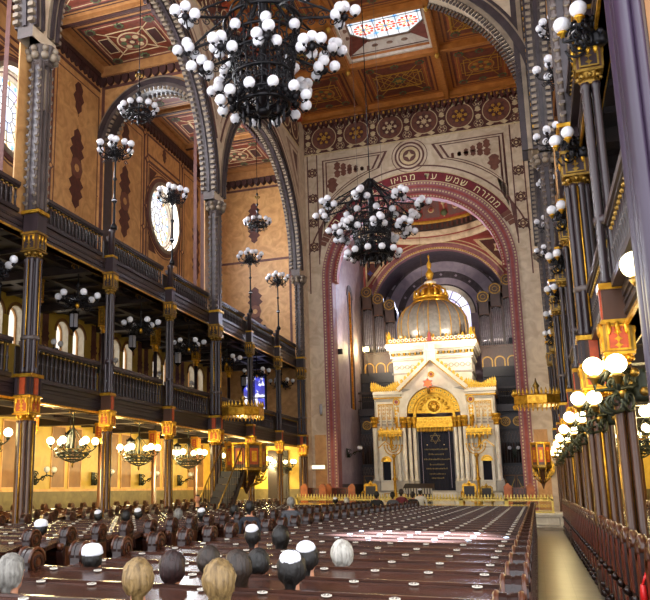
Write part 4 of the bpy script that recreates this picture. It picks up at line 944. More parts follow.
def make_gallery_chandelier(lit):
    t = thing('lit_chandelier' if lit else 'gallery_chandelier', '-', 'chandelier'); I = 'iron_green' if lit else 'iron'; zt = 1.2
    m = MB(); m.lathe([(.02, 0), (.05, .1), (.025, .2), (.025, .5), (.07, .56), (.025, .62), (.02, zt - .1), (.12, zt - .05), (.2, zt)], (0, 0, 0), I, 8)
    for k in range(6): a = k * pi / 3; scroll(m, (.14 * cos(a), .14 * sin(a), zt - .12), a, .09, 1, 'brass' if lit else 'gold', .014)
    m.build('stem', t)
    m = MB()
    if lit:
        for q, r in ((0, .5), (-.1, .46), (-.2, .38), (-.28, .26), (-.33, .12)): m.hoop((0, 0, q), r, .014, 'brass' if q == 0 else I, 22, 5)
        for k in range(16): a = k * pi / 8; m.tube([(r * cos(a), r * sin(a), q) for q, r in ((0, .5), (-.1, .46), (-.2, .38), (-.28, .26), (-.33, .12), (-.36, .02))], .01, I, 4); scroll(m, (.42 * cos(a), .42 * sin(a), -.13), a + pi / 2, .07, 1, I, .01)
        m.lathe([(.01, -.5), (.04, -.42), (.02, -.35)], (0, 0, 0), 'brass', 8)
        for k in range(6): a = k * pi / 3; m.tube([(.03 * cos(a), .03 * sin(a), .6), (.25 * cos(a), .25 * sin(a), .3), (.5 * cos(a), .5 * sin(a), .02)], .012, I, 4)
    else:
        m.hoop((0, 0, .05), .2, .02, I, 16)
        for k in range(8): a = k * pi / 4; scroll(m, (.2 * cos(a), .2 * sin(a), .08), a, .15, 1, I, .015); scroll(m, (.3 * cos(a), .3 * sin(a), -.04), a, .12, -1, I, .013)
        m.lathe([(.01, -.16), (.05, -.1), (.06, -.04), (.03, .02)], (0, 0, 0), 'gold', 8)
    m.build('scroll_bowl', t)
    arm_lamp(t, 6, .62 if lit else .58, .1 if lit else .08, G_LIT if lit else G_SM, I, 0, .015, .3)
    return t
def make_lantern():
    t = thing('hanging_lantern', '-', 'lantern'); m = MB()
    m.tube([(0, 0, .35), (0, 0, .95)], .012, 'iron', 5); m.lathe([(.02, .36), (.1, .3), (.16, .22), (.17, .2)], (0, 0, 0), 'iron', 6, False); m.lathe([(.16, -.24), (.12, -.28), (.04, -.34), (.01, -.4)], (0, 0, 0), 'iron', 6, False)
    for k in range(6): a = k * pi / 3; m.tube([(.155 * cos(a), .155 * sin(a), -.24), (.155 * cos(a), .155 * sin(a), .2)], .012, 'iron', 4); m.lathe([(.01, 0), (.02, .04), (.005, .09)], (.16 * cos(a), .16 * sin(a), .2), 'iron', 5)
    m.build('cage', t); m = MB(); m.lathe([(.14, -.24), (.14, .2)], (0, 0, 0), 'lantern_glass', 6, False); m.build('glass', t)
    return t
GC, LC, LN = make_gallery_chandelier(False), make_gallery_chandelier(True), make_lantern()
for sd in ('left', 'right'):
    for i, y in enumerate(YL):
        n = nth(len(YL) - i)
        if y < 11: continue
        xx = SXM(-11.95, sd)
        place(GC, 'unlit iron chandelier under the upper %s gallery, %s from the front wall' % (where(sd), n), (xx, y - .05, 6.98), 0, 'unlit gallery chandeliers')
        place(LC, 'lit brass bowl chandelier under the lower %s gallery, %s from the front wall' % (where(sd), n), (xx, y - .05, 2.78), .3, 'lit ground floor chandeliers')
        LAMPS.append((xx + (-.9 if sd == 'left' else .9), y - .05, 2.9, 115 if sd == 'left' else 40))
        if i < len(YL) - 1:
            yc = (YL[i] + YL[i + 1]) / 2; xl = SXM(-13.35, sd)
            if sd == 'right': continue
            place(LN, 'grey glass lantern hanging in the %s lower aisle, %s bay from the front wall' % (where(sd), nth(len(YL) - 1 - i)), (xl, yc, 3.15), 0, 'hanging lanterns'); place(LN, 'grey glass lantern hanging in the upper %s aisle, %s bay from the front wall' % (where(sd), nth(len(YL) - 1 - i)), (xl, yc, 7.0), 0, 'hanging lanterns')

def make_sconce(n=2, gm=G_SM, I='iron_green', name='wall_sconce'):
    t = thing(name, '-', 'wall lamp'); m = MB()      # arm along +X from the wall
    m.box(-.02, .03, -.1, .1, -.28, .22, I); scroll(m, (.1, 0, .08), 0, .12, 1, I, .022); scroll(m, (.12, 0, -.1), 0, .14, -1, I, .022); m.sphere((.1, 0, -.2), .09, I, 8, 6); m.build('bracket', t)
    m = MB(); m.tube([(.03, 0, -.1), (.3, 0, -.08), (.55, 0, .06), (.75, 0, .02)], .025, I, 6); scroll(m, (.4, 0, -.06), 0, .1, 1, I, .018)
    for s in (-1, 1)[:n]: m.tube([(.6, 0, .05), (.68, s * .16, .0), (.7, s * .22, .1)], .016, I, 5)
    m.build('arm', t)
    for s in (-1, 1)[:n]: put('globe', gm, t, (.7, s * .22, .24))
    return t
SC = make_sconce()
for i, y in enumerate(YL[1:-1]):
    place(SC, 'iron wall sconce with two unlit globes, yellow aisle wall, %s from the front' % nth(len(YL) - 2 - i), (-15.95, y - .15, 2.1), 0, 'aisle wall sconces')
for i, y in enumerate(YL[3:-1]):
    o = place(SC, 'iron sconce between the lower gallery windows, %s from the front wall' % nth(len(YL) - 4 - i), (-15.97, y, 6.5), 0, 'gallery wall sconces')

def make_bracket_lamp(lit):
    t = thing('bracket_lamp', '-', 'bracket lamp'); I = 'iron_green' if lit else 'iron'; m = MB()     # arms reach to -X and +-Y from the column
    m.lathe([(.1, -.2), (.13, -.14), (.11, .12), (.14, .2)], (0, 0, 0), I, 10); m.sphere((-.2, 0, -.1), .12, I, 8, 6)
    for k in range(5):
        a = pi + (k - 2) * .5; scroll(m, (.3 * cos(a), .3 * sin(a), .05), a, .18, 1, I, .025); scroll(m, (.34 * cos(a), .34 * sin(a), -.2), a, .16, -1, I, .022)
    for k in range(10): a = pi + (k - 4.5) * .35; m.sphere((.26 * cos(a), .26 * sin(a), -.1 + .12 * (k % 3)), .06, 'brass' if lit else I, 6, 5)
    m.build('scrollwork', t)
    for a, L, dz in ((pi, .52, .12), (pi - .9, .42, .2), (pi + 1.0, .55, .08)):
        b = MB(); ca, sa = cos(a), sin(a); b.tube([(.15 * ca, .15 * sa, 0), (L * .5 * ca, L * .5 * sa, -.03), (L * ca, L * sa, dz - .16), (L * ca, L * sa, dz)], [.035, .03, .024, .03], I, 6)
        scroll(b, (L * .6 * ca, L * .6 * sa, .08), a, .1, 1, I, .018); b.lathe([(.02, -.1), (.05, -.02), (.09, 0), (.06, .03)], (L * ca, L * sa, dz), 'brass' if lit else 'gold', 8); o = b.build('arm', t)
        put('globe', G_LITB if lit else G_MED, o, (L * ca, L * sa, dz + .15))
    return t
BK, BD = make_bracket_lamp(True), make_bracket_lamp(False)
for i, y in enumerate(YL):
    n = nth(len(YL) - i)
    if y < 11: continue
    place(BK, 'glowing bracket lamp on the right-hand gallery front, %s from the front wall' % n, (1.3, y - .15, 2.98), 0, 'lit bracket lamps'); LAMPS.append((.75, y - .5, 3.2, 7))
    if 11 < y < 36: place(BD, 'dark bracket lamp with white globes high on right-hand gallery, %s from front wall' % n, (1.25, y - .2, 7.8), 0, 'unlit bracket lamps', .85)
# near moulded pier on the right
t = thing('moulded_pier', 'tall smooth purple-brown moulded pier at the right edge of the view', 'pier', (1.3, 7.3, 0))
m = MB(); m.box(.99, 1.7, 7.05, 7.6, .3, 12.65, 'column_brown'); m.box(1.17, 1.66, 7.03, 7.05, .5, 12.4, 'ground_panel'); m.build('core', t, (1.3, 7.3, 0))
m = MB(); m.box(.9, 1.75, 6.95, 7.7, 0, .3, 'column_brown'); m.build('base', t, (1.3, 7.3, 0))
for x, yy, r in ((1.0, 7.06, .07), (1.1, 7.04, .045), (.99, 7.3, .05), (1.0, 7.56, .07)):
    m = MB(); m.lathe([(r * 1.3, .3), (r * 1.3, .5), (r, .6), (r, 12.65)], (x, yy, 0), 'column_purple', 16); m.build('shaft', t, (1.3, 7.3, 0))
t = thing('globe_lamp', 'single glowing globe on a short arm beside the near moulded pier', 'lamp', (1.02, 7.62, 3.6))
m = MB(); m.tube([(1.02, 7.6, 3.5), (1.0, 7.75, 3.45), (.97, 7.85, 3.55)], .02, 'brass', 6); m.lathe([(.02, -.06), (.06, 0)], (.97, 7.85, 3.58), 'brass', 8); m.build('arm', t, (1.02, 7.62, 3.6))
put('globe', G_LITB, t, (.97 - 1.02, 7.85 - 7.62, 3.72 - 3.6)); LAMPS.append((.55, 8.1, 3.5, 4))
EXPO = 0
# ================================================================== PEWS
PLm = MB(); PLm.lathe([(.036, 0), (.036, .006), (.032, .008)], (0, 0, 0), 'plate', 14, sy=.8); PLm.ring(0, 0, .024, .028, .008, .0095, 'Z', 'plate_ink', 14); PLm.rect(-.015, -.006, -.015, .015, .008, .0095, 'Z', 'plate_ink'); PLm.rect(.005, .015, -.015, .015, .008, .0095, 'Z', 'plate_ink')
PLATE = PLm.mesh('number_plate')
def end_panel(side_, top=1.1, r=.115, c='pew_end'):
    m = MB(); x0, x1 = (-.05, .05)
    prof = [(-.13, 0), (.41, 0), (.41, .2), (.38, .45), (.3, .5), (.22, .62), (.2, top - .12)] + [(.07 + r * cos(a), top + r * sin(a)) for a in [i * pi / 12 for i in range(13)]] + [(-.05, top - .08), (-.09, .95), (-.13, .9), (-.08, .7), (-.05, .45), (-.13, .2)]
    m.prism(prof, x0, x1, 'X', 'pew_dark')
    for s in (-1, 1):
        d = s * .05; m.disc(.07, top, r * .82, d, d + s * .02, 'X', c, 16); m.ring(.07, top, r * .42, r * .58, d, d + s * .032, 'X', 'pew_dark', 14); m.disc(.07, top, r * .22, d, d + s * .035, 'X', c, 10)
        m.rect(-.06, .18, .35, top - r - .02, d, d + s * .015, 'X', c); m.rect(-.1, .36, .06, .3, d, d + s * .015, 'X', c); m.ring(.07, top, r * .9, r * 1.06, d - s * .04, d + s * .015, 'X', 'pew_dark', 18)
    m.tube([(x0 - .01, .07 + (r + .005) * cos(a), top + (r + .005) * sin(a)) for a in [i * pi / 8 for i in range(9)]], .016, 'pew_end', 5); m.tube([(x1 + .01, .07 + (r + .005) * cos(a), top + (r + .005) * sin(a)) for a in [i * pi / 8 for i in range(9)]], .016, 'pew_end', 5)
    for q in (-.03, .03): m.lathe([(.03, 0), (.045, .04), (.03, .08)], (0, -.1 + q * .6, .93), 'pew_end', 6)
    return m.mesh('end_panel')
EP = end_panel(1)
def tall_end():
    m = MB(); m.prism([(-.2, 0), (.3, 0), (.3, .18), (.24, .5), (.2, .56), (.22, .8), (.2, 1.1)] + [(.04 + .17 * cos(a), 1.1 + .12 * sin(a)) for a in [i * pi / 8 for i in range(9)]] + [(-.14, 1.0), (-.18, .6), (-.12, .5), (-.2, .2)], -.05, .05, 'X', 'pew_dark')
    for s in (-1, 1):
        d = s * .05; m.rect(-.1, .16, .62, 1.08, d, d + s * .02, 'X', 'pew_red'); m.rect(-.06, .2, .1, .48, d, d + s * .02, 'X', 'pew_red'); m.disc(.03, 1.1, .1, d, d + s * .02, 'X', 'pew_end', 12)
    for z, r in ((.56, .05), (.2, .055), (.06, .06)): m.sphere((-.06, -.2, z), r, 'pew_dark', 8, 6); m.sphere((.04, .2, z), r, 'pew_dark', 8, 6)
    m.tube([(0, .04 + .17 * cos(a), 1.1 + .13 * sin(a)) for a in [i * pi / 8 for i in range(9)]], .055, 'pew_end', 6)
    return m.mesh('end_panel')
TE = tall_end()
def make_pew(L, nplates, ends=EP, seat=True, ledge=1.04):
    t = thing('pew', '-', 'pew'); h = L / 2 - .05
    m = MB(); m.prism([(-.4, ledge - .06), (-.4, ledge - .1), (-.36, ledge - .11), (.1, ledge - .04), (.13, ledge - .03), (.13, ledge + .015), (.1, ledge + .015)], -h, h, 'X', 'pew'); m.rect(-h, h, ledge - .24, ledge - .1, -.385, -.36, 'Y', 'pew_dark'); m.rect(-h, h, ledge + .012, ledge + .03, .07, .12, 'Y', 'pew'); m.build('book_ledge', t)
    m = MB(); m.rect(-h, h, .1, ledge - .05, .05, .1, 'Y', 'pew_dark')
    n = max(2, int(L / .55))
    for i in range(n): u = -h + (i + .08) * 2 * h / n; m.frame(u, u + 1.68 * h / n, .2, ledge - .15, .06, .035, .05, 'Y', 'pew')
    m.build('backrest', t)
    if seat: m = MB(); m.box(-h, h, .1, .5, .42, .46, 'pew'); m.box(-h, h, .14, .18, 0, .42, 'pew_dark'); m.build('seat', t)
    for s in (-1, 1): put('end_panel', ends, t, (s * (L / 2), 0, 0))
    for i in range(nplates): put('number_plate', PLATE, t, (h - .22 - i * (2 * h - .44) / max(1, nplates - 1), .02, ledge + .014)).rotation_euler = (.15, 0, 0)
    return t
A, B_, Cw, D_ = make_pew(4.05, 9), make_pew(3.65, 8), make_pew(3.5, 5), make_pew(2.6, 0, TE)
Cn, Dn = make_pew(3.5, 5, EP, False), make_pew(2.6, 0, TE, False)
A.name, B_.name, Cw.name, D_.name = 'pew', 'pew', 'pew', 'pew'
NR = 32
for k in range(NR):
    y = 4.42 + .85 * k; n = nth(NR - k)
    place(A, 'long dark wooden pew of the central block, %s row back from the platform railing' % n, (-2.2, y, 0), 0, 'central pews')
    place(B_, 'long dark wooden pew left of the centre aisle, %s row back from the platform railing' % n, (-7.8, y, 0), 0, 'left block pews')
rows = [yc - .285 + .81 * k for yc in YL[1:-1] for k in range(5)]
for k, y in enumerate(rows):
    n = nth(len(rows) - k)
    if y > 10.9: place(Cn if k % 5 == 0 else Cw, 'dark pew under the left gallery, %s row back from the platform' % n, (-13.1, y, 0), 0, 'pews under the left gallery')
rr = [YL[1] - .285 + .81 * k for k in range(-6, 31)]
for k, y in enumerate(rr): place(Dn if (k + 4) % 5 == 0 else D_, 'reddish pew with tall carved end along the right aisle, %s row back from the platform' % nth(len(rr) - k), (2.25, y, 0), 0, 'pews along the right aisle')

t = thing('bag', 'small bright red bag hanging on a pew end at the lower right corner', 'bag', (.85, 8.72, .76)); m = MB(); m.lathe([(.02, -.09), (.06, -.08), (.065, 0), (.05, .08), (.02, .1)], (0, 0, 0), 'red_plastic', 10, True, .5, 1); m.build('pouch', t); m = MB(); m.tube([(.0, -.03, .09), (.04, -.03, .2), (.04, .03, .2), (0, .03, .09)], .008, 'red_plastic', 5); m.build('strap', t)
# ================================================================== PEOPLE
def person_mesh(name, pose):
    V = []; E = []; Rr = []
    def v(p, r): V.append(Vector(p)); Rr.append(r); return len(V) - 1
    def ch(i, *pr):
        for p, r in pr: j = v(p, r); E.append((i, j)); i = j
        return i
    if pose == 'sit': hip, sh, hz = .55, .97, 1.2
    elif pose == 'lean': hip, sh, hz = .62, 1.1, 1.375
    else: hip, sh, hz = .92, 1.38, 1.6
    pel = v((0, 0, hip), .135)
    ab = ch(pel, ((0, 0, hip + (sh - hip) * .45), .135), ((0, -.01, sh - .13), .145), ((0, -.01, sh - .02), .1))
    nk = ch(ab, ((0, 0, sh + .05), .055), ((0, .01, hz - .06), .055))
    for s in (-1, 1):
        q = ch(ab, ((s * .16, -.01, sh - .04), .068), ((s * .215, -.01, sh - .1), .06))
        if pose == 'stand': el, wr, f = (s * .255, -.02, sh - .36), (s * .25, .06, sh - .6), Vector((0, .25, -.97))
        else: el, wr, f = (s * .25, .02, sh - .33), (s * .12, .2, sh - .38), Vector((-s * .4, .8, -.1))
        e = ch(q, (el, .045), (wr, .032)); w = Vector(wr); f.normalize(); sd = f.cross(Vector((0, 0, 1)) if abs(f.z) < .8 else Vector((1, 0, 0))).normalized() if pose != 'stand' else Vector((0, 1, 0))
        p = ch(e, (tuple(w + f * .05), .03))
        for j, L in enumerate((.062, .072, .068, .054)):
            o = sd * ((j - 1.5) * .021); b0 = w + f * .075 + o; ch(p, (tuple(b0), .0105), (tuple(b0 + f * L * .55), .0095), (tuple(b0 + f * L * .85 + Vector((-s * .02, 0, -.01))), .008))
        ch(e, (tuple(w + f * .03 + sd * -.035), .012), (tuple(w + f * .07 + sd * -.052), .01))
        hj = ch(pel, ((s * .09, .02, hip - .03), .1))
        if pose == 'stand': ch(hj, ((s * .1, .02, .5), .068), ((s * .1, -.01, .1), .045), ((s * .1, .02, .05), .045), ((s * .11, .14, .035), .035))
        else: ch(hj, ((s * .1, .4, hip - .05), .072), ((s * .1, .42, .12), .048), ((s * .1, .42, .05), .045), ((s * .11, .53, .035), .035))
    me = bpy.data.meshes.new('tmp'); me.from_pydata(V, E, []); o = bpy.data.objects.new('tmp', me); COL.objects.link(o)
    sk = o.modifiers.new('s', 'SKIN'); sk.use_smooth_shade = True
    for i, d in enumerate(o.data.skin_vertices[0].data): d.radius = (Rr[i], Rr[i]); d.use_root = i == 0
    ss = o.modifiers.new('u', 'SUBSURF'); ss.levels = 1
    dg = bpy.context.evaluated_depsgraph_get(); me2 = bpy.data.meshes.new_from_object(o.evaluated_get(dg)); bpy.data.objects.remove(o)
    # head with face
    b = bmesh.new(); b.from_mesh(me2)
    h = MB(); h.sphere((0, .0, hz + .01), .1, 'skin', 20, 14, (.8, .96, 1.1)); h.sphere((0, .035, hz - .055), .06, 'skin', 14, 10, (.9, 1, .9)); h.sphere((0, .098, hz - .012), .017, 'skin', 8, 6, (.75, 1, 1.5)); h.sphere((0, .108, hz - .03), .015, 'skin', 8, 6)
    for s in (-1, 1): h.sphere((s * .082, -.005, hz - .005), .03, 'skin', 8, 6, (.35, .7, 1.1)); h.sphere((s * .032, .086, hz + .028), .02, 'skin', 8, 6, (1.4, .5, .5))
    h.sphere((0, .088, hz - .068), .016, 'skin', 8, 6, (1.6, .6, .5))
    hm = h.mesh('tmp'); b.from_mesh(hm); me3 = bpy.data.meshes.new('tmp'); b.to_mesh(me3); b.free()
    o = bpy.data.objects.new('tmp', me3); COL.objects.link(o); rm = o.modifiers.new('r', 'REMESH'); rm.mode = 'VOXEL'; rm.voxel_size = .0085; sm = o.modifiers.new('m', 'SMOOTH'); sm.iterations = 2; sm.factor = .4
    dg = bpy.context.evaluated_depsgraph_get(); out = bpy.data.meshes.new_from_object(o.evaluated_get(dg)); bpy.data.objects.remove(o)
    out.materials.clear()
    for k in ('cloth_black', 'skin', 'hair_dark', 'cloth_white', 'text_red'): out.materials.append(MAT[k])
    wz = sh - .6 if pose == 'stand' else sh - .38
    for p in out.polygons:
        c = p.center; p.use_smooth = True; k = 0
        if c.z > sh + .035: k = 1
        elif pose == 'stand' and c.z < wz - .01 and abs(c.x) > .2 and c.z > .6: k = 1
        elif pose != 'stand' and c.y > .2 and c.z > wz - .1 and c.z < wz + .1 and abs(c.x) < .16: k = 1
        if k == 1 and c.y > .07:
            for s in (-1, 1):
                if abs(c.x - s * .032) < .014 and abs(c.z - hz - .012) < .006: k = 2
                if abs(c.x - s * .033) < .018 and abs(c.z - hz - .034) < .004: k = 2
            if abs(c.x) < .022 and abs(c.z - hz + .068) < .004: k = 4
        if pose == 'lean' and c.y > .08 and abs(c.x) < .03 and sh - .12 < c.z <= sh + .035: k = 3
        p.material_index = k
    return out
HZ = {'sit': 1.2, 'stand': 1.6, 'lean': 1.375}
PM = {k: person_mesh('person', k) for k in HZ}; PMC = {}
def hair_mesh(col, style):
    m = MB(); k = {'short': (1.06, .2), 'long': (1.16, -.3), 'bald': (1.03, -1), 'full': (1.14, .1)}[style]; sc = k[0]; vs = []; fs = []; n, rows_ = 24, 14
    rnd = random.Random(sum(map(ord, col + style)))
    for j in range(rows_ + 1):
        for i in range(n):
            a = 2 * pi * i / n; back = -sin(a)
            low = -.62 - .3 * max(0, back) if style != 'long' else -1.15 - .25 * max(0, back)
            front = .62 if sin(a) > .35 else (low if sin(a) < -.05 else low + (.62 - low) * ((sin(a) + .05) / .4))
            t0 = math.asin(max(-.99, min(.99, front))) if style != 'long' else (front if front > 0 else front * 1.1)
            t = pi / 2 + (t0 - pi / 2) * j / rows_
            r = .1 * sc * (1 + rnd.uniform(-.06, .06)); vs.append((r * cos(t) * cos(a) * .9 if t > -1 else r * .54 * cos(a), (r * cos(t) if t > -1 else r * .54) * sin(a) * .98 - .006, .012 + r * 1.1 * sin(max(t, -1.3)) - (.05 if t < -1 else 0)))
    for j in range(rows_):
        for i in range(n): fs.append((j * n + i, j * n + (i + 1) % n, (j + 1) * n + (i + 1) % n, (j + 1) * n + i))
    m.add(vs, fs, col, True); me = m.mesh('hair')
    return me
HM = {}
km = MB(); km.lathe([(.078, 0), (.079, .006), (.07, .03), (.05, .047), (.02, .055), (.001, .056)], (0, 0, 0), 'kippah', 18); KIP = km.mesh('skullcap')
km = MB(); km.lathe([(.098, -.01), (.1, .0), (.092, .045), (.07, .072), (.02, .085), (.001, .086)], (0, 0, 0), 'kippah', 18); KIPB = km.mesh('skullcap')
def person(label, x, y, z, pose, cloth, hair, style, kip=0, rz=0, sc=1, group=None):
    key = (pose, cloth)
    if key not in PMC: PMC[key] = PM[pose].copy(); PMC[key].materials[0] = MAT[cloth]; PMC[key].name = 'person'
    o = bpy.data.objects.new('person', PMC[key]); COL.objects.link(o); o.location = (x, y, z); o.rotation_euler = (0, 0, rz); o.scale = (sc,) * 3
    o['label'] = label; o['category'] = 'person'
    if group: o['group'] = group
    if (hair, style) not in HM: HM[(hair, style)] = hair_mesh(hair, style)
    put('hair', HM[(hair, style)], o, (0, 0, HZ[pose] + .005))
    if kip: k = put('skullcap', KIPB if kip == 2 else KIP, o, (0, -.035 if kip == 1 else -.015, HZ[pose] + (.082 if kip == 1 else .06))); k.rotation_euler = (.38 if kip == 1 else .15, 0, 0)
def seat(lab, x, y, dz_, cloth, hair, style='short', kip=0, rz=0): person(lab, x, y, dz_ - .055, 'sit', cloth, hair, style, kip, rz)
P_ = seat
P_('grey-haired person seated in the second nearest pew at the left edge', -3.37, 4.705, .02, 'cloth_grey', 'hair_grey', 'full')
P_('seated person with a large white skullcap and dark hair, left of the blond head', -3.72, 6.405, -.03, 'cloth_tan', 'hair_dark', 'short', 2)
P_('blond person seated just left of the dark red-haired head', -2.4, 4.705, .02, 'cloth_tan', 'hair_blond', 'full', 0, .4)
P_('seated person with dark reddish hair between two fair heads', -2.545, 5.555, 0, 'cloth_black', 'hair_red', 'full')
P_('brown-haired seated person behind the fair long-haired one', -2.6, 6.405, -.02, 'cloth_navy', 'hair_brown', 'full')
P_('seated person with streaked brown and blond long hair', -2.03, 5.555, .02, 'cloth_tan', 'hair_brown', 'long')
P_('fair-haired seated person nearest the camera with long pale hair', -1.84, 4.705, .03, 'cloth_white', 'hair_blond', 'long')
P_('seated person with plain dark hair beside the two skullcaps', -2.16, 6.405, -.02, 'cloth_black', 'hair_dark', 'short')
P_('seated man with white skullcap and greying temples, nearer of the skullcap pair', -1.63, 5.555, .03, 'cloth_navy', 'hair_dark', 'full', 1)
P_('seated man with white skullcap and black hair, farther of the skullcap pair', -1.75, 6.405, .04, 'cloth_navy', 'hair_dark', 'short', 1)
P_('white-haired man with dark collar seated alone at the right of the group', -1.66, 7.255, .0, 'cloth_black', 'hair_white', 'full')
P_('person with white skullcap seated beside the long dark hair', -3.086, 8.955, .04, 'cloth_white', 'hair_dark', 'short', 1)
P_('seated person with long dark hair hanging over the shoulders', -2.75, 8.955, .03, 'cloth_black', 'hair_dark', 'long')
P_('person with white skullcap in the left block close to the left edge', -6.54, 9.805, .02, 'cloth_black', 'hair_dark', 'short', 2)
P_('man with white skullcap in the left block, leftmost of three', -8.55, 14.905, 0, 'cloth_black', 'hair_dark', 'short', 1)
P_('dark-haired man in the left block between two skullcaps', -7.9, 14.905, 0, 'cloth_black', 'hair_dark', 'full')
P_('man with white skullcap in the left block, rightmost of three', -8.05, 15.755, .02, 'cloth_grey', 'hair_dark', 'short', 1)
P_('person in a white shirt with grey hair seated in the left block', -7.1, 15.755, .02, 'cloth_white', 'hair_grey', 'full')
P_('person in a black coat and skullcap seated before the pulpit stair', -6.2, 14.905, .06, 'cloth_black', 'hair_dark', 'short', 1)
P_('person in dark clothes seated at the centre aisle end of the left block', -6.15, 16.605, .1, 'cloth_navy', 'hair_dark', 'full')
P_('white-haired person seated in the left block near the railing', -6.3, 28.505, .1, 'cloth_grey', 'hair_white', 'full')
P_('person with white skullcap seated in the left block near the railing', -6.9, 29.355, .1, 'cloth_navy', 'hair_dark', 'short', 1)
person('man in black suit and white shirt facing the camera by the pulpit stair', -10.0, 23.65, 0, 'lean', 'cloth_black', 'hair_dark', 'short', 0, pi)
st = lambda lab, x, y, cl, h, s='short', k=0, sc=.95, rz=0: person(lab, x, y, 0, 'stand', cl, h, s, k, rz, sc)
st('person in dark navy walking in the centre aisle', -4.95, 14.2, 'cloth_navy', 'hair_dark', 'full', 0, .86)
st('person in a grey jacket walking in the centre aisle', -5.1, 17.4, 'cloth_grey', 'hair_grey', 'full', 0, .88, .4)
st('standing person in a dark coat in the far centre aisle', -5.25, 28.6, 'cloth_black', 'hair_dark', 'full', 0, .92)
st('standing person in a grey coat in the far centre aisle', -4.95, 30.2, 'cloth_grey', 'hair_dark', 'full', 0, .9)
st('standing person in dark red in the far centre aisle', -4.85, 31.6, 'cloth_red', 'hair_brown', 'full', 0, .96)
st('short dark-haired person beside the one in dark red', -4.62, 33.0, 'cloth_black', 'hair_brown', 'full', 0, .9)
st('standing person in a white shirt and skullcap near the railing', -4.5, 34.4, 'cloth_white', 'hair_dark', 'short', 1, .97)

# stool under the man in black
t = thing('stool', 'small wooden stool under the man in the black suit', 'stool', (-10.0, 23.65, 0)); m = MB(); m.lathe([(.16, .44), (.17, .46), (.16, .49)], (-10.0, 23.65, 0), 'pew', 14); m.build('seat', t, (-10.0, 23.65, 0))
for k in range(3): a = k * 2 * pi / 3; m = MB(); m.tube([(-10.0 + .1 * cos(a), 23.65 + .1 * sin(a), .45), (-10.0 + .15 * cos(a), 23.65 + .15 * sin(a), 0)], .018, 'pew_dark', 6); m.build('leg', t, (-10.0, 23.65, 0))
# ================================================================== HOLY ARK
AY = 45.0
off = (CH, AY + 1.5, .66)
ark = thing('torah_ark', 'large white and gold ark shrine with a ribbed silver dome under the chancel arch', 'ark', off)
def AP(m, name, parent=ark, **k): return m.build(name, parent, off, **k)
def rc(m, a, b, z0, z1, y0, y1, c): m.box(CH + a, CH + b, y0, y1, z0, z1, c)
m = MB()   # plinth and steps
rc(m, -3.35, 3.35, .66, .85, AY - .25, AY + 2.3, 'ark_white'); rc(m, -3.28, 3.28, .85, 1.5, AY - .12, AY + 2.3, 'ark_white'); rc(m, -3.33, 3.33, 1.45, 1.55, AY - .17, AY + 2.3, 'ark_grey')
for s in (-1, 1):
    for a in (1.95, 2.6): m.frame(CH + s * a - .25, CH + s * a + .25, .95, 1.4, .04, AY - .14, AY - .12, 'Y', 'gold')
AP(m, 'plinth')
m = MB()
for i in range(4): rc(m, -1.0 - .1 * (3 - i), 1.0 + .1 * (3 - i), .66 + i * .2, .86 + i * .2, AY - 1.2 + i * .28, AY + .2, 'marble_white')
AP(m, 'steps')
def lattice(m, u0, u1, v0, v1, d, c='gold'):
    m.frame(u0, u1, v0, v1, .04, d - .03, d, 'Y', c); n = 4
    for i in range(n):
        for j in range(n):
            u = u0 + (i + .5) * (u1 - u0) / n; v = v0 + (j + .5) * (v1 - v0) / n
            m.star(u, v, .085, d - .02, d, 'Y', c, 4, .55, pi / 4 if (i + j) % 2 else 0); m.ring(u, v, .03, .045, d - .026, d, 'Y', 'ark_white', 8)
    for i in range(1, n): m.rect(u0 + i * (u1 - u0) / n - .012, u0 + i * (u1 - u0) / n + .012, v0, v1, d - .024, d, 'Y', c)
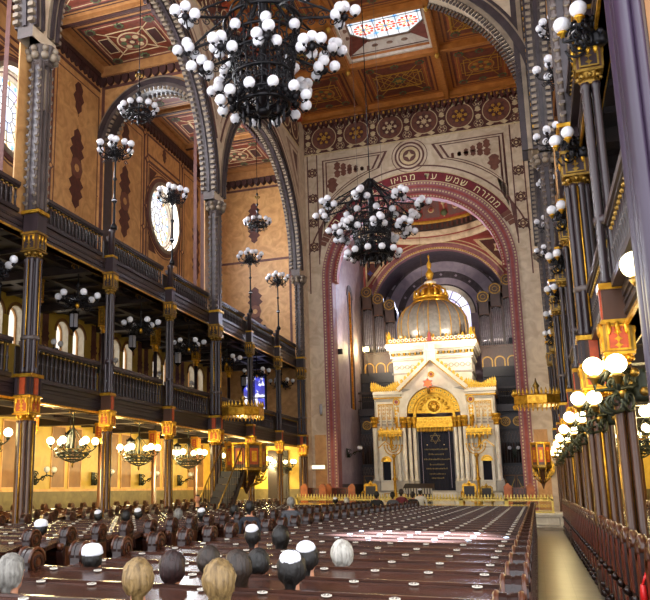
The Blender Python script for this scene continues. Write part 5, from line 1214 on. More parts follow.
for s in (-1, 1):   # side wings
    m = MB(); a, b = sorted((CH + s * 1.75, CH + s * 3.2))
    m.box(a, b, AY, AY + 2.2, 1.55, 6.7, 'ark_white'); m.box(a - .05, b + .08, AY - .1, AY + 2.2, 6.7, 6.82, 'ark_white'); m.box(a - .05, b + .14, AY - .18, AY + 2.2, 6.82, 7.0, 'ark_white'); m.box(a - .04, b + .1, AY - .12, AY + 2.2, 6.6, 6.66, 'gold')
    m.box(a, b + .02, AY - .05, AY, 5.1, 5.2, 'ark_grey'); m.frame(CH + s * 2.55 - .62, CH + s * 2.55 + .62, 5.3, 6.5, .05, AY - .04, AY, 'Y', 'ark_grey')
    wg = AP(m, 'wing')
    m = MB(); lattice(m, CH + s * 2.6 - .42, CH + s * 2.6 + .42, 5.45, 6.3, AY - .02); AP(m, 'gilded_grille', wg)
    m = MB(); m.rect(CH + s * 1.98 - .12, CH + s * 1.98 + .12, 5.35, 6.1, AY - .05, AY, 'Y', 'gold')
    for k in range(4): m.star(CH + s * 1.98, 5.45 + .19 * k, .09, AY - .07, AY, 'Y', 'ark_white', 4, .5)
    m.ring(CH + s * 1.98, 6.4, .13, .2, AY - .06, AY, 'Y', 'gold', 18); m.disc(CH + s * 1.98, 6.4, .1, AY - .06, AY, 'Y', 'red_paint', 12); AP(m, 'gilded_panel', wg)
    m = MB()   # crest of gold foliage
    for i in range(13):
        t = i / 12; u = CH + s * (1.85 + 1.45 * t); h = .28 + .3 * abs(cos(pi * t * 1.0)) ** 1.5
        m.leaf(u, 7.0, h, .17, AY - .14, AY - .08, 'Y', 'gold_bright', True, 3)
        if i < 12: m.ring(u + s * .06, 7.13, .04, .075, AY - .15, AY - .07, 'Y', 'gold', 10); m.disc(u + s * .06, 7.13 , .03, AY - .13, AY - .09, 'Y', 'red_paint', 8)
    for i in range(9): m.leaf(CH + s * 3.3, 7.0, .1, .1, AY - .14, AY - .08, 'Y', 'gold') if i == 0 else m.leaf(AY + i * .25, 7.0, .4, .18, CH + s * 3.28 - .03, CH + s * 3.28 + .03, 'X', 'gold')
    AP(m, 'foliage_crest', wg)
    # arched niche with dark opening
    m = MB(); u = CH + s * 2.62
    m.archwall(u - .36, u + .36, 1.55, 3.85, u, .22, 3.1, AY - .3, AY, 'Y', 'ark_white', 16, 'gold'); m.prism([(u - .42, 3.85), (u + .42, 3.85), (u, 4.2)], AY - .34, AY, 'Y', 'ark_white'); m.rect(u - .22, u + .22, 1.55, 2.05, AY - .28, AY, 'Y', 'ark_white'); m.rect(u - .22, u + .22, 2.05, 3.35, AY - .06, AY - .03, 'Y', 'curtain')
    m.sector(u, 3.1, .0, .21, 0, pi, AY - .2, AY - .05, 'Y', 'gold_bright', 12); m.sector(u, 3.1, .22, .3, 0, pi, AY - .33, AY - .3, 'Y', 'gold', 14); m.rect(u - .3, u + .3, 2.0, 2.1, AY - .36, AY - .3, 'Y', 'marble_white')
    for q in (-.42, .42): m.line((u + q, 3.84), (u, 4.22), .05, AY - .37, AY - .34, 'Y', 'gold')
    AP(m, 'niche', wg)
    # console ledge with pendant arches
    m = MB(); u0, u1 = sorted((CH + s * 1.7, CH + s * 2.95)); m.box(u0, u1, AY - .55, AY, 4.6, 4.72, 'gold'); m.box(u0 - .04, u1 + .04, AY - .6, AY, 4.72, 4.8, 'gold_bright')
    for i in range(6):
        u = u0 + (i + .5) * (u1 - u0) / 6; m.sector(u, 4.42, .07, .11, 0, pi, AY - .55, AY - .48, 'Y', 'gold', 8); m.lathe([(.01, -.18), (.04, -.1), (.03, 0), (.05, .2)], (u0 + i * (u1 - u0) / 6, AY - .5, 4.4), 'gold', 6); m.leaf(u, 4.8, .12, .12, AY - .6, AY - .56, 'Y', 'gold')
    m.rect(u0, u1, 4.5, 4.6, AY - .5, AY, 'Y', 'brass'); m.lathe([(.03, -.9), (.09, -.5), (.06, -.3), (.25, .0)], (CH + s * 2.32, AY - .3, 4.6), 'gold', 8); AP(m, 'console', wg)
# columns of the portal and corners
for s in (-1, 1):
    for a, y, r, z0, z1 in ((3.22, AY - .12, .13, 1.55, 5.0), (1.95, AY - .14, .1, 1.55, 4.95), (1.62, AY - .22, .12, 1.55, 4.95), (1.34, AY - .06, .1, 1.55, 4.95), (1.1, AY + .1, .1, 1.55, 4.95)):
        m = MB(); m.box(CH + s * a - r * 1.6, CH + s * a + r * 1.6, y - r * 1.6, y + r * 1.6, z0, z0 + .5, 'ark_grey'); m.lathe([(r * 1.4, z0 + .5), (r * 1.45, z0 + .58), (r, z0 + .66), (r * .95, z1)], (CH + s * a, y, 0), 'ark_white', 14); cl = AP(m, 'column')
        m = MB(); m.lathe([(r * 1.1, z1 - .02), (r * 1.3, z1 + .05), (r * 1.1, z1 + .12), (r * 1.7, z1 + .42), (r * 1.9, z1 + .5), (r * 1.9, z1 + .58)], (CH + s * a, y, 0), 'gold', 8, False, rot=pi / 8)
        for k in range(8): q = k * pi / 4; m.sphere((CH + s * a + r * 1.5 * cos(q), y + r * 1.5 * sin(q), z1 + .3), r * .45, 'gold_bright', 6, 5)
        AP(m, 'column_capital', cl)
# portal with gable
m = MB(); zs = 5.75; gx = 1.8
m.archwall(CH - 1.75, CH + 1.75, 5.5, 7.25, CH, 1.42, zs, AY - .1, AY + .5, 'Y', 'ark_white', 40, 'gold')
m.prism([(CH - 1.75, 7.25), (CH + 1.75, 7.25), (CH, 8.85)], AY - .1, AY + .5, 'Y', 'ark_white')
m.sector(CH, zs, 1.42, 1.55, 0, pi, AY - .16, AY - .1, 'Y', 'ark_white', 40)
for s in (-1, 1):
    m.line((CH + s * 1.85, 7.05), (CH, 8.78), .2, AY - .28, AY - .1, 'Y', 'ark_white'); m.line((CH + s * 1.78, 6.95), (CH, 8.62), .05, AY - .3, AY - .1, 'Y', 'gold')
    m.prism([(CH + s * 1.7, 6.9), (CH + s * 1.15, 7.05), (CH + s * 1.65, 7.15)], AY - .13, AY - .1, 'Y', 'ark_grey')
m.ring(CH, 7.85, .1, .17, AY - .16, AY - .1, 'Y', 'gold', 16); m.disc(CH, 7.85, .09, AY - .14, AY - .1, 'Y', 'red_paint', 12)
ptl = AP(m, 'portal_arch')
m = MB()
for s in (-1, 1):
    for i in range(9): t = (i + .5) / 9.6; m.leaf(CH + s * (1.9 - 1.9 * t), 7.12 + 1.74 * t, .26, .2, AY - .22, AY - .14, 'Y', 'gold_bright', True, 2); m.ring(CH + s * (1.82 - 1.9 * t), 7.22 + 1.74 * t, .03, .06, AY - .24, AY - .12, 'Y', 'gold', 8)
AP(m, 'gable_crocket', ptl, kind='stuff')
m = MB(); rc(m, -.3, .3, 8.55, 9.15, AY - .3, AY + .4, 'ark_white'); rc(m, -.36, .36, 9.1, 9.2, AY - .36, AY + .4, 'ark_white')
for q in (-.18, 0, .18): m.lathe([(.08, 8.6), (.08, 9.5), (.05, 9.56)], (CH + q, AY - .2, 0), 'ark_white', 10)
AP(m, 'pedestal')
m = MB(); m.sector(CH, zs, 1.1, 1.4, 0, pi, AY + .02, AY + .3, 'Y', 'gold', 40)
for i in range(17): a = pi * (i + .5) / 17; m.star(CH + 1.26 * cos(a), zs + 1.26 * sin(a), .11, AY - .02, AY + .02, 'Y', 'gold_bright', 5, .55, a); m.disc(CH + 1.26 * cos(a), zs + 1.26 * sin(a), .04, AY - .03, AY + .02, 'Y', 'paint_green', 8)
AP(m, 'gilded_archivolt', ptl)
m = MB(); m.rect(CH - 1.1, CH + 1.1, 1.55, 5.4, AY + .3, AY + .5, 'Y', 'ark_grey'); m.archwall(CH - 1.12, CH + 1.12, 5.3, 6.9, CH, .98, zs, AY + .2, AY + .45, 'Y', 'gold', 32); m.sector(CH, zs, 0, .98, 0, pi, AY + .36, AY + .42, 'Y', 'gold', 32)
m.ring(CH, 6.12, .32, .42, AY + .3, AY + .36, 'Y', 'gold_bright', 28); m.sphere((CH, AY + .36, 6.12), .32, 'gold_bright', 20, 10, (1, .35, 1))
for i in range(9): a = pi * (i + .5) / 9; m.sphere((CH + .74 * cos(a), AY + .36, 6.0 + .66 * sin(a) - .1), .1, 'gold_bright', 8, 6, (1, .5, 1))
for k in range(8): a = k * pi / 4; m.sphere((CH + .16 * cos(a), AY + .26, 6.12 + .16 * sin(a)), .07, 'gold', 6, 5)
m.rect(CH - 1.0, CH + 1.0, 5.2, 5.5, AY + .15, AY + .4, 'Y', 'gold'); m.rect(CH - 1.02, CH + 1.02, 5.45, 5.52, AY + .12, AY + .4, 'Y', 'gold_bright')
for i in range(10): m.sector(CH - .9 + i * .2, 5.3, .05, .085, 0, pi, AY + .12, AY + .16, 'Y', 'gold_bright', 8)
AP(m, 'gilded_tympanum', ptl)
# upper block, cornice, crest
m = MB(); rc(m, -2.12, 2.12, 6.9, 9.1, AY + .5, AY + 3.6, 'ark_white')
rc(m, -2.2, 2.2, 8.0, 8.08, AY + .42, AY + 3.6, 'ark_grey'); rc(m, -2.2, 2.2, 8.75, 8.83, AY + .42, AY + 3.6, 'ark_grey')
for i in range(14):
    u = CH - 1.95 + i * .3
    if abs(u - CH) > .5: m.ring(u, 8.41, .08, .13, AY + .46, AY + .5, 'Y', 'ark_grey', 14); m.star(u + .15, 8.41, .05, AY + .47, AY + .5, 'Y', 'ark_grey', 4)
rc(m, -2.25, 2.25, 8.9, 9.02, AY + .38, AY + 3.7, 'ark_white')
for i in range(30): u = CH - 2.22 + i * .153; m.box(u - .045, u + .045, AY + .3, AY + .4, 9.04, 9.2, 'gold' if i % 2 else 'ark_grey')
rc(m, -2.3, 2.3, 9.2, 9.34, AY + .28, AY + 3.8, 'ark_grey'); rc(m, -2.42, 2.42, 9.34, 9.5, AY + .16, AY + 3.9, 'ark_white'); rc(m, -2.48, 2.48, 9.5, 9.72, AY + .1, AY + 3.95, 'ark_white')
blk = AP(m, 'upper_block')
m = MB()
def crest(fn, n, c0=0):
    for i in range(n):
        t = (i + .5) / n; big = abs(t - .5) < .04 or i in (0, n - 1)
        fn(t, big)
def fr(t, big):
    u = CH - 2.35 + 4.7 * t; h = .75 if big else .36 + .1 * sin(t * 12 * pi)
    m.leaf(u, 9.72, h, .26 if big else .2, AY + .14, AY + .2, 'Y', 'gold', True, 3); m.ring(u + .07, 9.9, .06, .1, AY + .12, AY + .22, 'Y', 'ark_white', 12); m.disc(u + .07, 9.9, .04, AY + .13, AY + .2, 'Y', 'red_paint', 8)
crest(fr, 21)
for s in (-1, 1):
    for i in range(14): h = .7 if i == 0 else .4; m.leaf(AY + .3 + i * .26, 9.72, h, .22, CH + s * 2.4 - .03, CH + s * 2.4 + .03, 'X', 'gold', True, 3)
m.prism([(CH - .14, 9.75), (CH + .14, 9.75), (CH, 10.5)], AY + .1, AY + .14, 'Y', 'red_paint'); m.prism([(CH - .2, 9.75), (CH + .2, 9.75), (CH, 10.62)], AY + .14, AY + .18, 'Y', 'gold_bright')
AP(m, 'cornice_crest', blk)
DY = AY + 2.1
m = MB(); dp = [(1.82, 9.72), (1.82, 9.95), (1.94, 10.1), (2.0, 10.5), (2.0, 10.95), (1.92, 11.4), (1.72, 11.8), (1.42, 12.12), (1.05, 12.35), (.9, 12.42)]
m.lathe(dp, (CH, DY, 0), 'dome_silver', 40)
for k in range(20): a = k * pi / 10; m.tube([(CH + (r + .012) * cos(a), DY + (r + .012) * sin(a), z) for r, z in dp[1:]], .028, 'paint_gold', 5)
m.lathe([(1.9, 9.72), (1.95, 9.8), (1.88, 9.9)], (CH, DY, 0), 'gold', 40); dm = AP(m, 'dome')
m = MB(); m.lathe([(1.08, 12.3), (1.12, 12.38), (1.02, 12.5), (.98, 12.55), (.98, 12.62), (1.04, 12.66), (.9, 12.7)], (CH, DY, 0), 'gold', 32)
for k in range(16):
    a = k * pi / 8; h = .42 if k % 2 else .28; m.lathe([(.07, 12.66), (.11, 12.66 + h * .4), (.05, 12.66 + h * .7), (.07, 12.66 + h * .85), (.01, 12.66 + h * 1.15)], (CH + .93 * cos(a), DY + .93 * sin(a), 0), 'gold_bright', 6)
for k in range(8): a = k * pi / 4; m.tube([(CH + .9 * cos(a), DY + .9 * sin(a), 12.7), (CH + .85 * cos(a), DY + .85 * sin(a), 13.1), (CH + .5 * cos(a), DY + .5 * sin(a), 13.4), (CH + .12 * cos(a), DY + .12 * sin(a), 13.45)], .06, 'gold', 6)
m.lathe([(.8, 12.66), (.72, 12.95), (.45, 13.2), (.15, 13.35)], (CH, DY, 0), 'gold', 20); AP(m, 'crown', dm)
m = MB(); m.lathe([(.16, 13.35), (.3, 13.5), (.34, 13.6), (.2, 13.75), (.12, 13.8), (.2, 14.0), (.24, 14.15), (.12, 14.35), (.07, 14.45), (.13, 14.6), (.14, 14.75), (.05, 14.95), (.03, 15.1), (.07, 15.2), (.02, 15.35)], (CH, DY, 0), 'gold_bright', 14); m.lathe([(.31, 13.52), (.36, 13.6), (.3, 13.68)], (CH, DY, 0), 'ark_white', 14); AP(m, 'finial', dm)
# curtain, valance, hanging star lamp, candles
t = thing('ark_curtain', 'dark blue velvet curtain with gold star and lettering rows in the ark doorway', 'curtain', (CH, AY + .22, 1.6))
m = MB(); n = 40; vs = []
for j in range(2):
    for i in range(n + 1): u = -.92 + 1.84 * i / n; vs.append((CH + u, AY + .2 + .025 * sin(i * 1.9), 1.5 if j == 0 else 5.15))
m.add(vs, [(i, i + 1, n + 2 + i, n + 1 + i) for i in range(n)], 'curtain', True); m.add([(x, y + .03, z) for x, y, z in vs], [(i, i + 1, n + 2 + i, n + 1 + i) for i in range(n)], 'curtain', True); m.build('cloth', t, (CH, AY + .22, 1.6))
m = MB(); d0, d1 = AY + .14, AY + .165
for rot in (pi / 2, -pi / 2):
    for k in range(3): a, b2 = rot + k * 2 * pi / 3, rot + (k + 1) * 2 * pi / 3; m.line((CH + .3 * cos(a), 4.35 + .3 * sin(a)), (CH + .3 * cos(b2), 4.35 + .3 * sin(b2)), .03, d0, d1, 'Y', 'dull_gold')
rnd = random.Random(3)
for z, hw in ((3.72, .6), (3.45, .4), (3.18, .66), (2.9, .36), (2.68, .56), (2.4, .4), (2.18, .3)):
    u = -hw
    while u < hw: w_ = rnd.uniform(.03, .07); m.rect(CH + u, CH + u + w_, z, z + rnd.uniform(.05, .09), d0, d1, 'Y', 'dull_gold'); u += w_ + .03
for s in (-1, 1): m.rect(CH + s * .74 - .012, CH + s * .74 + .012, 1.7, 5.0, d0, d1, 'Y', 'lilac'); m.disc(CH + s * .45, 4.0, .03, d0, d1, 'Y', 'paint_cream', 8)
m.build('gold_embroidery', t, (CH, AY + .22, 1.6))
t = thing('curtain_valance', 'gold fringed valance above the dark ark curtain', 'valance', (CH, AY + .1, 5.2))
m = MB(); m.rect(CH - .98, CH + .98, 4.95, 5.2, AY + .04, AY + .12, 'Y', 'gold'); m.build('band', t, (CH, AY + .1, 5.2))
m = MB()
for i in range(24): u = CH - .93 + i * .081; m.lathe([(.008, -.26), (.03, -.2), (.02, 0)], (u, AY + .08, 4.96), 'gold_bright', 6)
m.build('fringe', t, (CH, AY + .1, 5.2), kind='stuff')
t = thing('star_lamp', 'hanging six pointed star lamp glowing orange before the ark gable', 'hanging lamp', (CH - .15, AY - .55, 7.3))
o_ = (CH - .15, AY - .55, 7.3); m = MB(); m.star(o_[0], 7.3, .26, o_[1] - .05, o_[1] + .05, 'Y', 'red_star', 6, .58, pi / 2); m.build('star', t, o_); m = MB()
for k in range(12): r1, r2 = (.29, .17) if k % 2 == 0 else (.17, .29); a, b2 = pi / 2 + k * pi / 6, pi / 2 + (k + 1) * pi / 6; m.tube([(o_[0] + r1 * cos(a), o_[1] - .06, 7.3 + r1 * sin(a)), (o_[0] + r2 * cos(b2), o_[1] - .06, 7.3 + r2 * sin(b2))], .018, 'ark_grey', 5)
m.lathe([(.01, -.62), (.06, -.5), (.1, -.4), (.06, -.3)], o_, 'brass', 8); m.build('star_frame', t, o_)
m = MB(); m.tube([(o_[0], o_[1], 7.64), (o_[0], o_[1], 18.5)], .008, 'brass', 4); m.build('chain', t, o_)
for s, sd in ((-1, 'left'), (1, 'right')):
    for i, (a, h) in enumerate(((1.85, .95), (2.2, 1.15), (2.5, .95), (2.82, .95))):
        x = CH + s * a; t = thing('candle', 'tall white candle on the %s ledge of the ark, %s from the portal' % (sd, nth(i + 1)), 'candle', (x, AY - .35, 4.8), 0, 'ark ledge candles')
        m = MB(); m.lathe([(.09, 0), (.1, .04), (.04, .1), (.06, .2)], (0, 0, 0), 'gold', 10); m.build('holder', t); m = MB(); m.lathe([(.045, .18), (.04, h), (.01, h + .05)], (0, 0, 0), 'ark_white', 10); m.build('wax', t)
    t = thing('candelabrum', 'tall gilded floor candelabrum standing at the %s side of the ark doorway' % sd, 'candelabrum', (CH + s * 2.15, AY - .75, .66)); m = MB()
    m.lathe([(.3, 0), (.3, .1), (.12, .2), (.08, .5), (.14, .6), (.08, .7), (.07, 1.4), (.14, 1.5), (.07, 1.6), (.06, 2.6), (.13, 2.7), (.05, 2.85)], (0, 0, 0), 'gold', 12); m.build('stem', t); m = MB()
    for k in range(1, 4): m.tube([(k * .16 * cos(a), 0, 3.25 + k * .16 * sin(a)) for a in [pi + i * pi / 10 for i in range(11)]], .028, 'gold', 6)
    for k in range(-3, 4): m.lathe([(.02, 0), (.06, .05), (.04, .1)], (k * .16, 0, 3.25), 'gold_bright', 8)
    m.build('branches', t)

# ================================================================== ORGAN AND CHOIR GALLERY
for s, sd in ((-1, 'left'), (1, 'right')):
    x0, x1 = sorted((CH + s * 4.55, CH + s * 2.45)); OY = 49.4
    of = ((x0 + x1) / 2, OY, 9.0); t = thing('organ_case', 'stepped dark wooden organ case with silver pipes, %s of the ark dome' % sd, 'organ', of)
    tops = (14.25, 13.75, 13.3); w3 = (x1 - x0) / 3
    m = MB(); m.box(x0, x1, OY, OY + 1.4, 8.6, 10.0, 'organ_brown'); m.box(x0 - .03, x1 + .03, OY - .06, OY + 1.4, 9.9, 10.02, 'organ_brown'); m.box(x0, x1, OY + .5, OY + 1.4, 10, 12.8, 'organ_wood'); m.build('organ_base', t, of)
    for i in range(3):
        c = CH + s * (4.55 - (i + .5) * w3); a, b2, zt = c - w3 / 2, c + w3 / 2, tops[i] - .4
        m = MB(); m.box(a, a + .07, OY - .02, OY + .6, 10, zt, 'organ_wood'); m.box(b2 - .07, b2, OY - .02, OY + .6, 10, zt, 'organ_wood'); m.box(a, b2, OY - .02, OY + .6, zt - .95, zt - .2, 'organ_wood'); m.box(a - .04, b2 + .04, OY - .08, OY + .6, zt - .2, zt - .1, 'organ_wood'); m.box(a, b2, OY + .4, OY + .6, 10, zt, 'organ_wood')
        for q in range(5): u = a + .1 + q * (w3 - .2) / 4; m.sector(u, zt - .95, .0, .06, pi, 2 * pi, OY - .02, OY + .05, 'Y', 'organ_brown', 8)
        tw = m.build('tower', t, of)
        m = MB(); m.disc(c, zt + .1, .36, OY - .06, OY + .06, 'Y', 'organ_wood', 24); m.ring(c, zt + .1, .27, .33, OY - .1, OY - .06, 'Y', 'brass', 24); m.ring(c, zt + .1, .12, .16, OY - .09, OY - .06, 'Y', 'brass', 16)
        for k in range(8): q = k * pi / 4; m.line((c + .12 * cos(q), zt + .1 + .12 * sin(q)), (c + .3 * cos(q), zt + .1 + .3 * sin(q)), .03, OY - .09, OY - .06, 'Y', 'organ_brown')
        m.build('rosette', tw, of)
        for q in range(5):
            u = a + .12 + q * (w3 - .24) / 4; h = zt - 1.0 - .06 * abs(q - 2) - 10.02; m = MB(); m.lathe([(.02, 0), (.055, .35), (.055, h)], (u, OY + .12, 10.02), 'pipe', 10); m.cbox((u, OY + .065, 10.5), .03, .02, .12, 'organ_wood'); m.build('pipe', t, of)
        m = MB(); m.sector(c, 9.05, .24, .3, 0, pi, OY - .08, OY, 'Y', 'paint_gold', 16); m.rect(c - .3, c - .24, 8.65, 9.05, OY - .08, OY, 'Y', 'paint_gold'); m.rect(c + .24, c + .3, 8.65, 9.05, OY - .08, OY, 'Y', 'paint_gold'); m.build('gilded_arch', t, of)
    # choir gallery
    g0, g1 = sorted((CH + s * 4.6, CH + s * 2.55)); of = ((g0 + g1) / 2, 47.6, 6.2)
    t = thing('choir_gallery', 'dark choir gallery with railing beneath the organ pipes, %s of the ark' % sd, 'gallery', of)
    m = MB(); m.box(g0, g1, 47.5, 50.8, 6.0, 6.25, 'choir_dark'); m.box(g0, g1, 47.4, 47.6, 5.9, 6.3, 'organ_wood'); m.build('gallery_floor', t, of)
    m = MB(); m.box(g0, g1, 47.42, 47.55, 7.2, 7.32, 'organ_wood'); m.box(g0, g1, 47.45, 47.52, 6.75, 6.8, 'organ_wood'); m.build('rail', t, of)
    bal = MB(); bal.lathe([(.03, 0), (.035, .1), (.02, .3), (.03, .5), (.02, .9)], (0, 0, 0), 'choir_dark', 6); bal.sphere((0, 0, .72), .03, 'brass', 6, 5); bal = bal.mesh('baluster')
    for i in range(16): put('baluster', bal, t, (g0 + .1 + i * (g1 - g0 - .2) / 15 - of[0], 47.48 - of[1], 6.28 - of[2]))
    m = MB(); m.box(g0, g1, 48.6, 48.75, 6.25, 8.0, 'choir_dark'); m.box(g0, g1, 48.5, 48.8, 8.0, 8.6, 'choir_dark'); m.build('music_desk', t, of)
    # carved screen below
    of = ((g0 + g1) / 2, 47.8, .66); t = thing('wooden_screen', 'dark carved wooden screen with lattice and two wheel rosettes, %s of the ark' % sd, 'screen', of)
    m = MB(); m.box(g0, g1, 47.8, 48.0, .66, 5.95, 'organ_wood'); m.box(g0, g1, 47.7, 47.85, 5.75, 5.95, 'choir_dark'); m.box(g0, g1, 47.72, 47.8, 2.9, 3.05, 'choir_dark'); m.box(g0, g1, 47.72, 47.8, 4.85, 4.95, 'choir_dark'); m.build('panelling', t, of)
    for z0, z1 in ((4.2, 4.8), (2.45, 2.9)):
        m = MB(); n = 12
        for i in range(n):
            u = g0 + i * (g1 - g0) / n; w_ = (g1 - g0) / n; m.line((u, z0), (u + w_, z1), .03, 47.74, 47.79, 'Y', 'organ_brown'); m.line((u + w_, z0), (u, z1), .03, 47.74, 47.79, 'Y', 'organ_brown')
        m.build('lattice', t, of)
    for u in (g0 + .4, g0 + 1.05, g0 + 1.7):
        m = MB(); m.disc(u, 5.35, .25, 47.74, 47.8, 'Y', 'choir_dark', 20); m.ring(u, 5.35, .2, .27, 47.7, 47.76, 'Y', 'paint_gold', 20)
        for k in range(6): a = k * pi / 3; m.sector(u + .1 * cos(a), 5.35 + .1 * sin(a), .05, .075, 0, 2 * pi, 47.71, 47.76, 'Y', 'paint_gold', 10)
        m.build('wheel_rosette', t, of)
    for i in range(14):
        u = g0 + .1 + i * (g1 - g0 - .2) / 13; m = MB(); m.lathe([(.055, 3.05), (.055, 4.05), (.02, 4.2)], (u, 47.76, 0), 'organ_wood' if i % 3 else 'organ_brown', 8); m.build('pilaster', t, of)
    for i, u in enumerate((g0 + .38, g0 + 1.05, g0 + 1.7)):
        m = MB(); m.frame(u - .3, u + .3, .8, 2.4, .06, 47.72, 47.8, 'Y', 'ground_panel'); m.line((u - .3, .9), (u + .3, 2.3), .03, 47.74, 47.8, 'Y', 'brass'); m.line((u + .3, .9), (u - .3, 2.3), .03, 47.74, 47.8, 'Y', 'brass'); m.ring(u, 1.6, .14, .18, 47.73, 47.8, 'Y', 'brass', 14); m.build('door_panel', t, of)

# ================================================================== PLATFORM FURNITURE
fm = MB(); fm.lathe([(.03, 0), (.05, .02), (.06, .07), (.02, .12), (.03, .15), (.005, .22)], (0, 0, 0), 'rail_gold', 8); FIN = fm.mesh('finial')
for i in range(6):
    L = 11.1 / 6; x = -10.5 + (i + .5) * L
    if i == 5: pass
    t = thing('gilded_railing', 'gilded lattice railing along the platform edge, %s section from the left' % nth(i + 1), 'railing', (x, 36.75, .66), 0, 'platform railing sections'); h = L / 2
    m = MB(); m.box(-h, h, -.05, .05, .5, .56, 'rail_gold'); m.build('top_rail', t); m = MB(); m.box(-h, h, -.07, .07, 0, .07, 'rail_gold'); m.build('bottom_rail', t)
    m = MB(); n = 14
    for k in range(n):
        u = -h + (k + .5) * L / n; w_ = L / n; m.sector(u, .3, w_ * .36, w_ * .46, 0, 2 * pi, -.025, .025, 'Y', 'rail_gold', 16); m.star(u, .3, w_ * .26, -.02, .02, 'Y', 'gold_bright', 4, .5); m.sector(u, .5, w_ * .3, w_ * .4, pi, 2 * pi, -.03, .03, 'Y', 'rail_gold', 8); m.sector(u, .07, w_ * .3, w_ * .4, 0, pi, -.03, .03, 'Y', 'rail_gold', 8)
    m.build('lattice', t)
    for k in range(14): put('finial', FIN, t, (-h + (k + .5) * L / 14, 0, .56))
    for q in (-h + .04, h - .04): m = MB(); m.box(q - .04, q + .04, -.05, .05, .07, .56, 'rail_gold'); m.build('post', t)
def bench(x, y, L, lab):
    t = thing('carved_bench', lab, 'bench', (x, y, .66)); m = MB(); m.box(-L / 2, L / 2, -.25, .25, .4, .46, 'pew_red'); m.build('seat', t); m = MB(); m.box(-L / 2, L / 2, .2, .26, .46, 1.05, 'pew_red')
    for i in range(3): m.frame(-L / 2 + .05 + i * L / 3, -L / 2 - .02 + (i + 1) * L / 3, .52, 1.0, .05, .18, .2, 'Y', 'pew_end')
    m.build('backrest', t)
    for s in (-1, 1): m = MB(); m.prism([(-.3, 0), (.3, 0), (.3, .95), (.18, 1.12), (0, 1.24), (-.18, 1.12), (-.3, .95)], s * L / 2 - .05, s * L / 2 + .05, 'X', 'orange_wood'); m.prism([(s * L / 2 - .17, 0), (s * L / 2 + .17, 0), (s * L / 2 + .17, 1.1), (s * L / 2, 1.25), (s * L / 2 - .17, 1.1)], -.33, -.28, 'Y', 'orange_wood'); m.build('end_panel', t)
bench(-8.9, 39.2, 1.15, 'reddish carved bench with orange ends on the platform, left of the gold armchair'); bench(-.75, 39.2, .95, 'reddish carved bench with orange ends by the right chancel pillar')
bench(-9.95, 38.1, .9, 'low carved bench end against the left chancel pillar')
def armchair(x, y, lab, c, sc):
    t = thing('armchair', lab, 'chair', (x, y, .66)); t.scale = (sc,) * 3; m = MB(); m.box(-.3, .3, -.28, .28, .42, .5, 'pew_red'); m.box(-.26, .26, -.26, .24, .5, .56, 'text_red'); m.build('seat', t)
    m = MB(); m.prism([(-.3, .5), (.3, .5), (.3, 1.05), (.2, 1.15), (.1, 1.12), (0, 1.28), (-.1, 1.12), (-.2, 1.15), (-.3, 1.05)], .22, .3, 'Y', c); m.rect(-.22, .22, .58, 1.02, .2, .22, 'Y', 'choir_dark'); m.sphere((0, .2, 1.1), .06, c, 8, 6); m.build('backrest', t)
    for s in (-1, 1):
        m = MB(); m.tube([(s * .28, .25, .75), (s * .3, 0, .78), (s * .3, -.26, .72), (s * .3, -.27, .5)], .035, c, 6); m.build('armrest', t)
        for y_ in (-.24, .24): m = MB(); m.lathe([(.03, 0), (.05, .08), (.03, .15), (.05, .3), (.04, .42)], (s * .25, y_, 0), c, 8); m.build('leg', t)
armchair(-7.55, 39.4, 'gilded armchair with dark back on the platform, left of the ark', 'gold', 1.1); armchair(-3.0, 40.2, 'dark armchair with gilded frame on the platform, right of the ark doorway', 'gold', 1.1)
armchair(-2.35, 42.6, 'small dark gilded armchair behind the railing at the right wing of the ark', 'brass', 1.0)
t = thing('reading_desk', 'wide grey reading desk with striped cloth in front of the ark', 'desk', (-5.45, 41.2, .66)); m = MB()
m.box(-.6, .6, -.35, .35, .1, .95, 'pew_dark'); m.box(-.66, .66, -.42, .42, 0, .1, 'pew_dark'); m.build('body', t); m = MB(); m.prism([(-.45, .95), (.45, .95), (.45, 1.25), (-.45, 1.0)], -.72, .72, 'X', 'choir_dark'); m.build('sloping_top', t); m = MB()
for i in range(11): u = -.65 + i * .13; m.box(u - .035, u + .035, -.46, -.43, .75, 1.02, 'ark_grey')
m.build('cloth_fringe', t)
t = thing('marble_pedestal', 'low white marble pedestal behind the railing near the ark steps', 'pedestal', (-3.9, 39.0, .66)); m = MB(); m.box(-.4, .4, -.25, .25, 0, .12, 'marble_white'); m.box(-.34, .34, -.2, .2, .12, .55, 'marble_white'); m.build('block', t); m = MB(); m.box(-.4, .4, -.25, .25, .55, .66, 'marble_white'); m.build('slab', t)

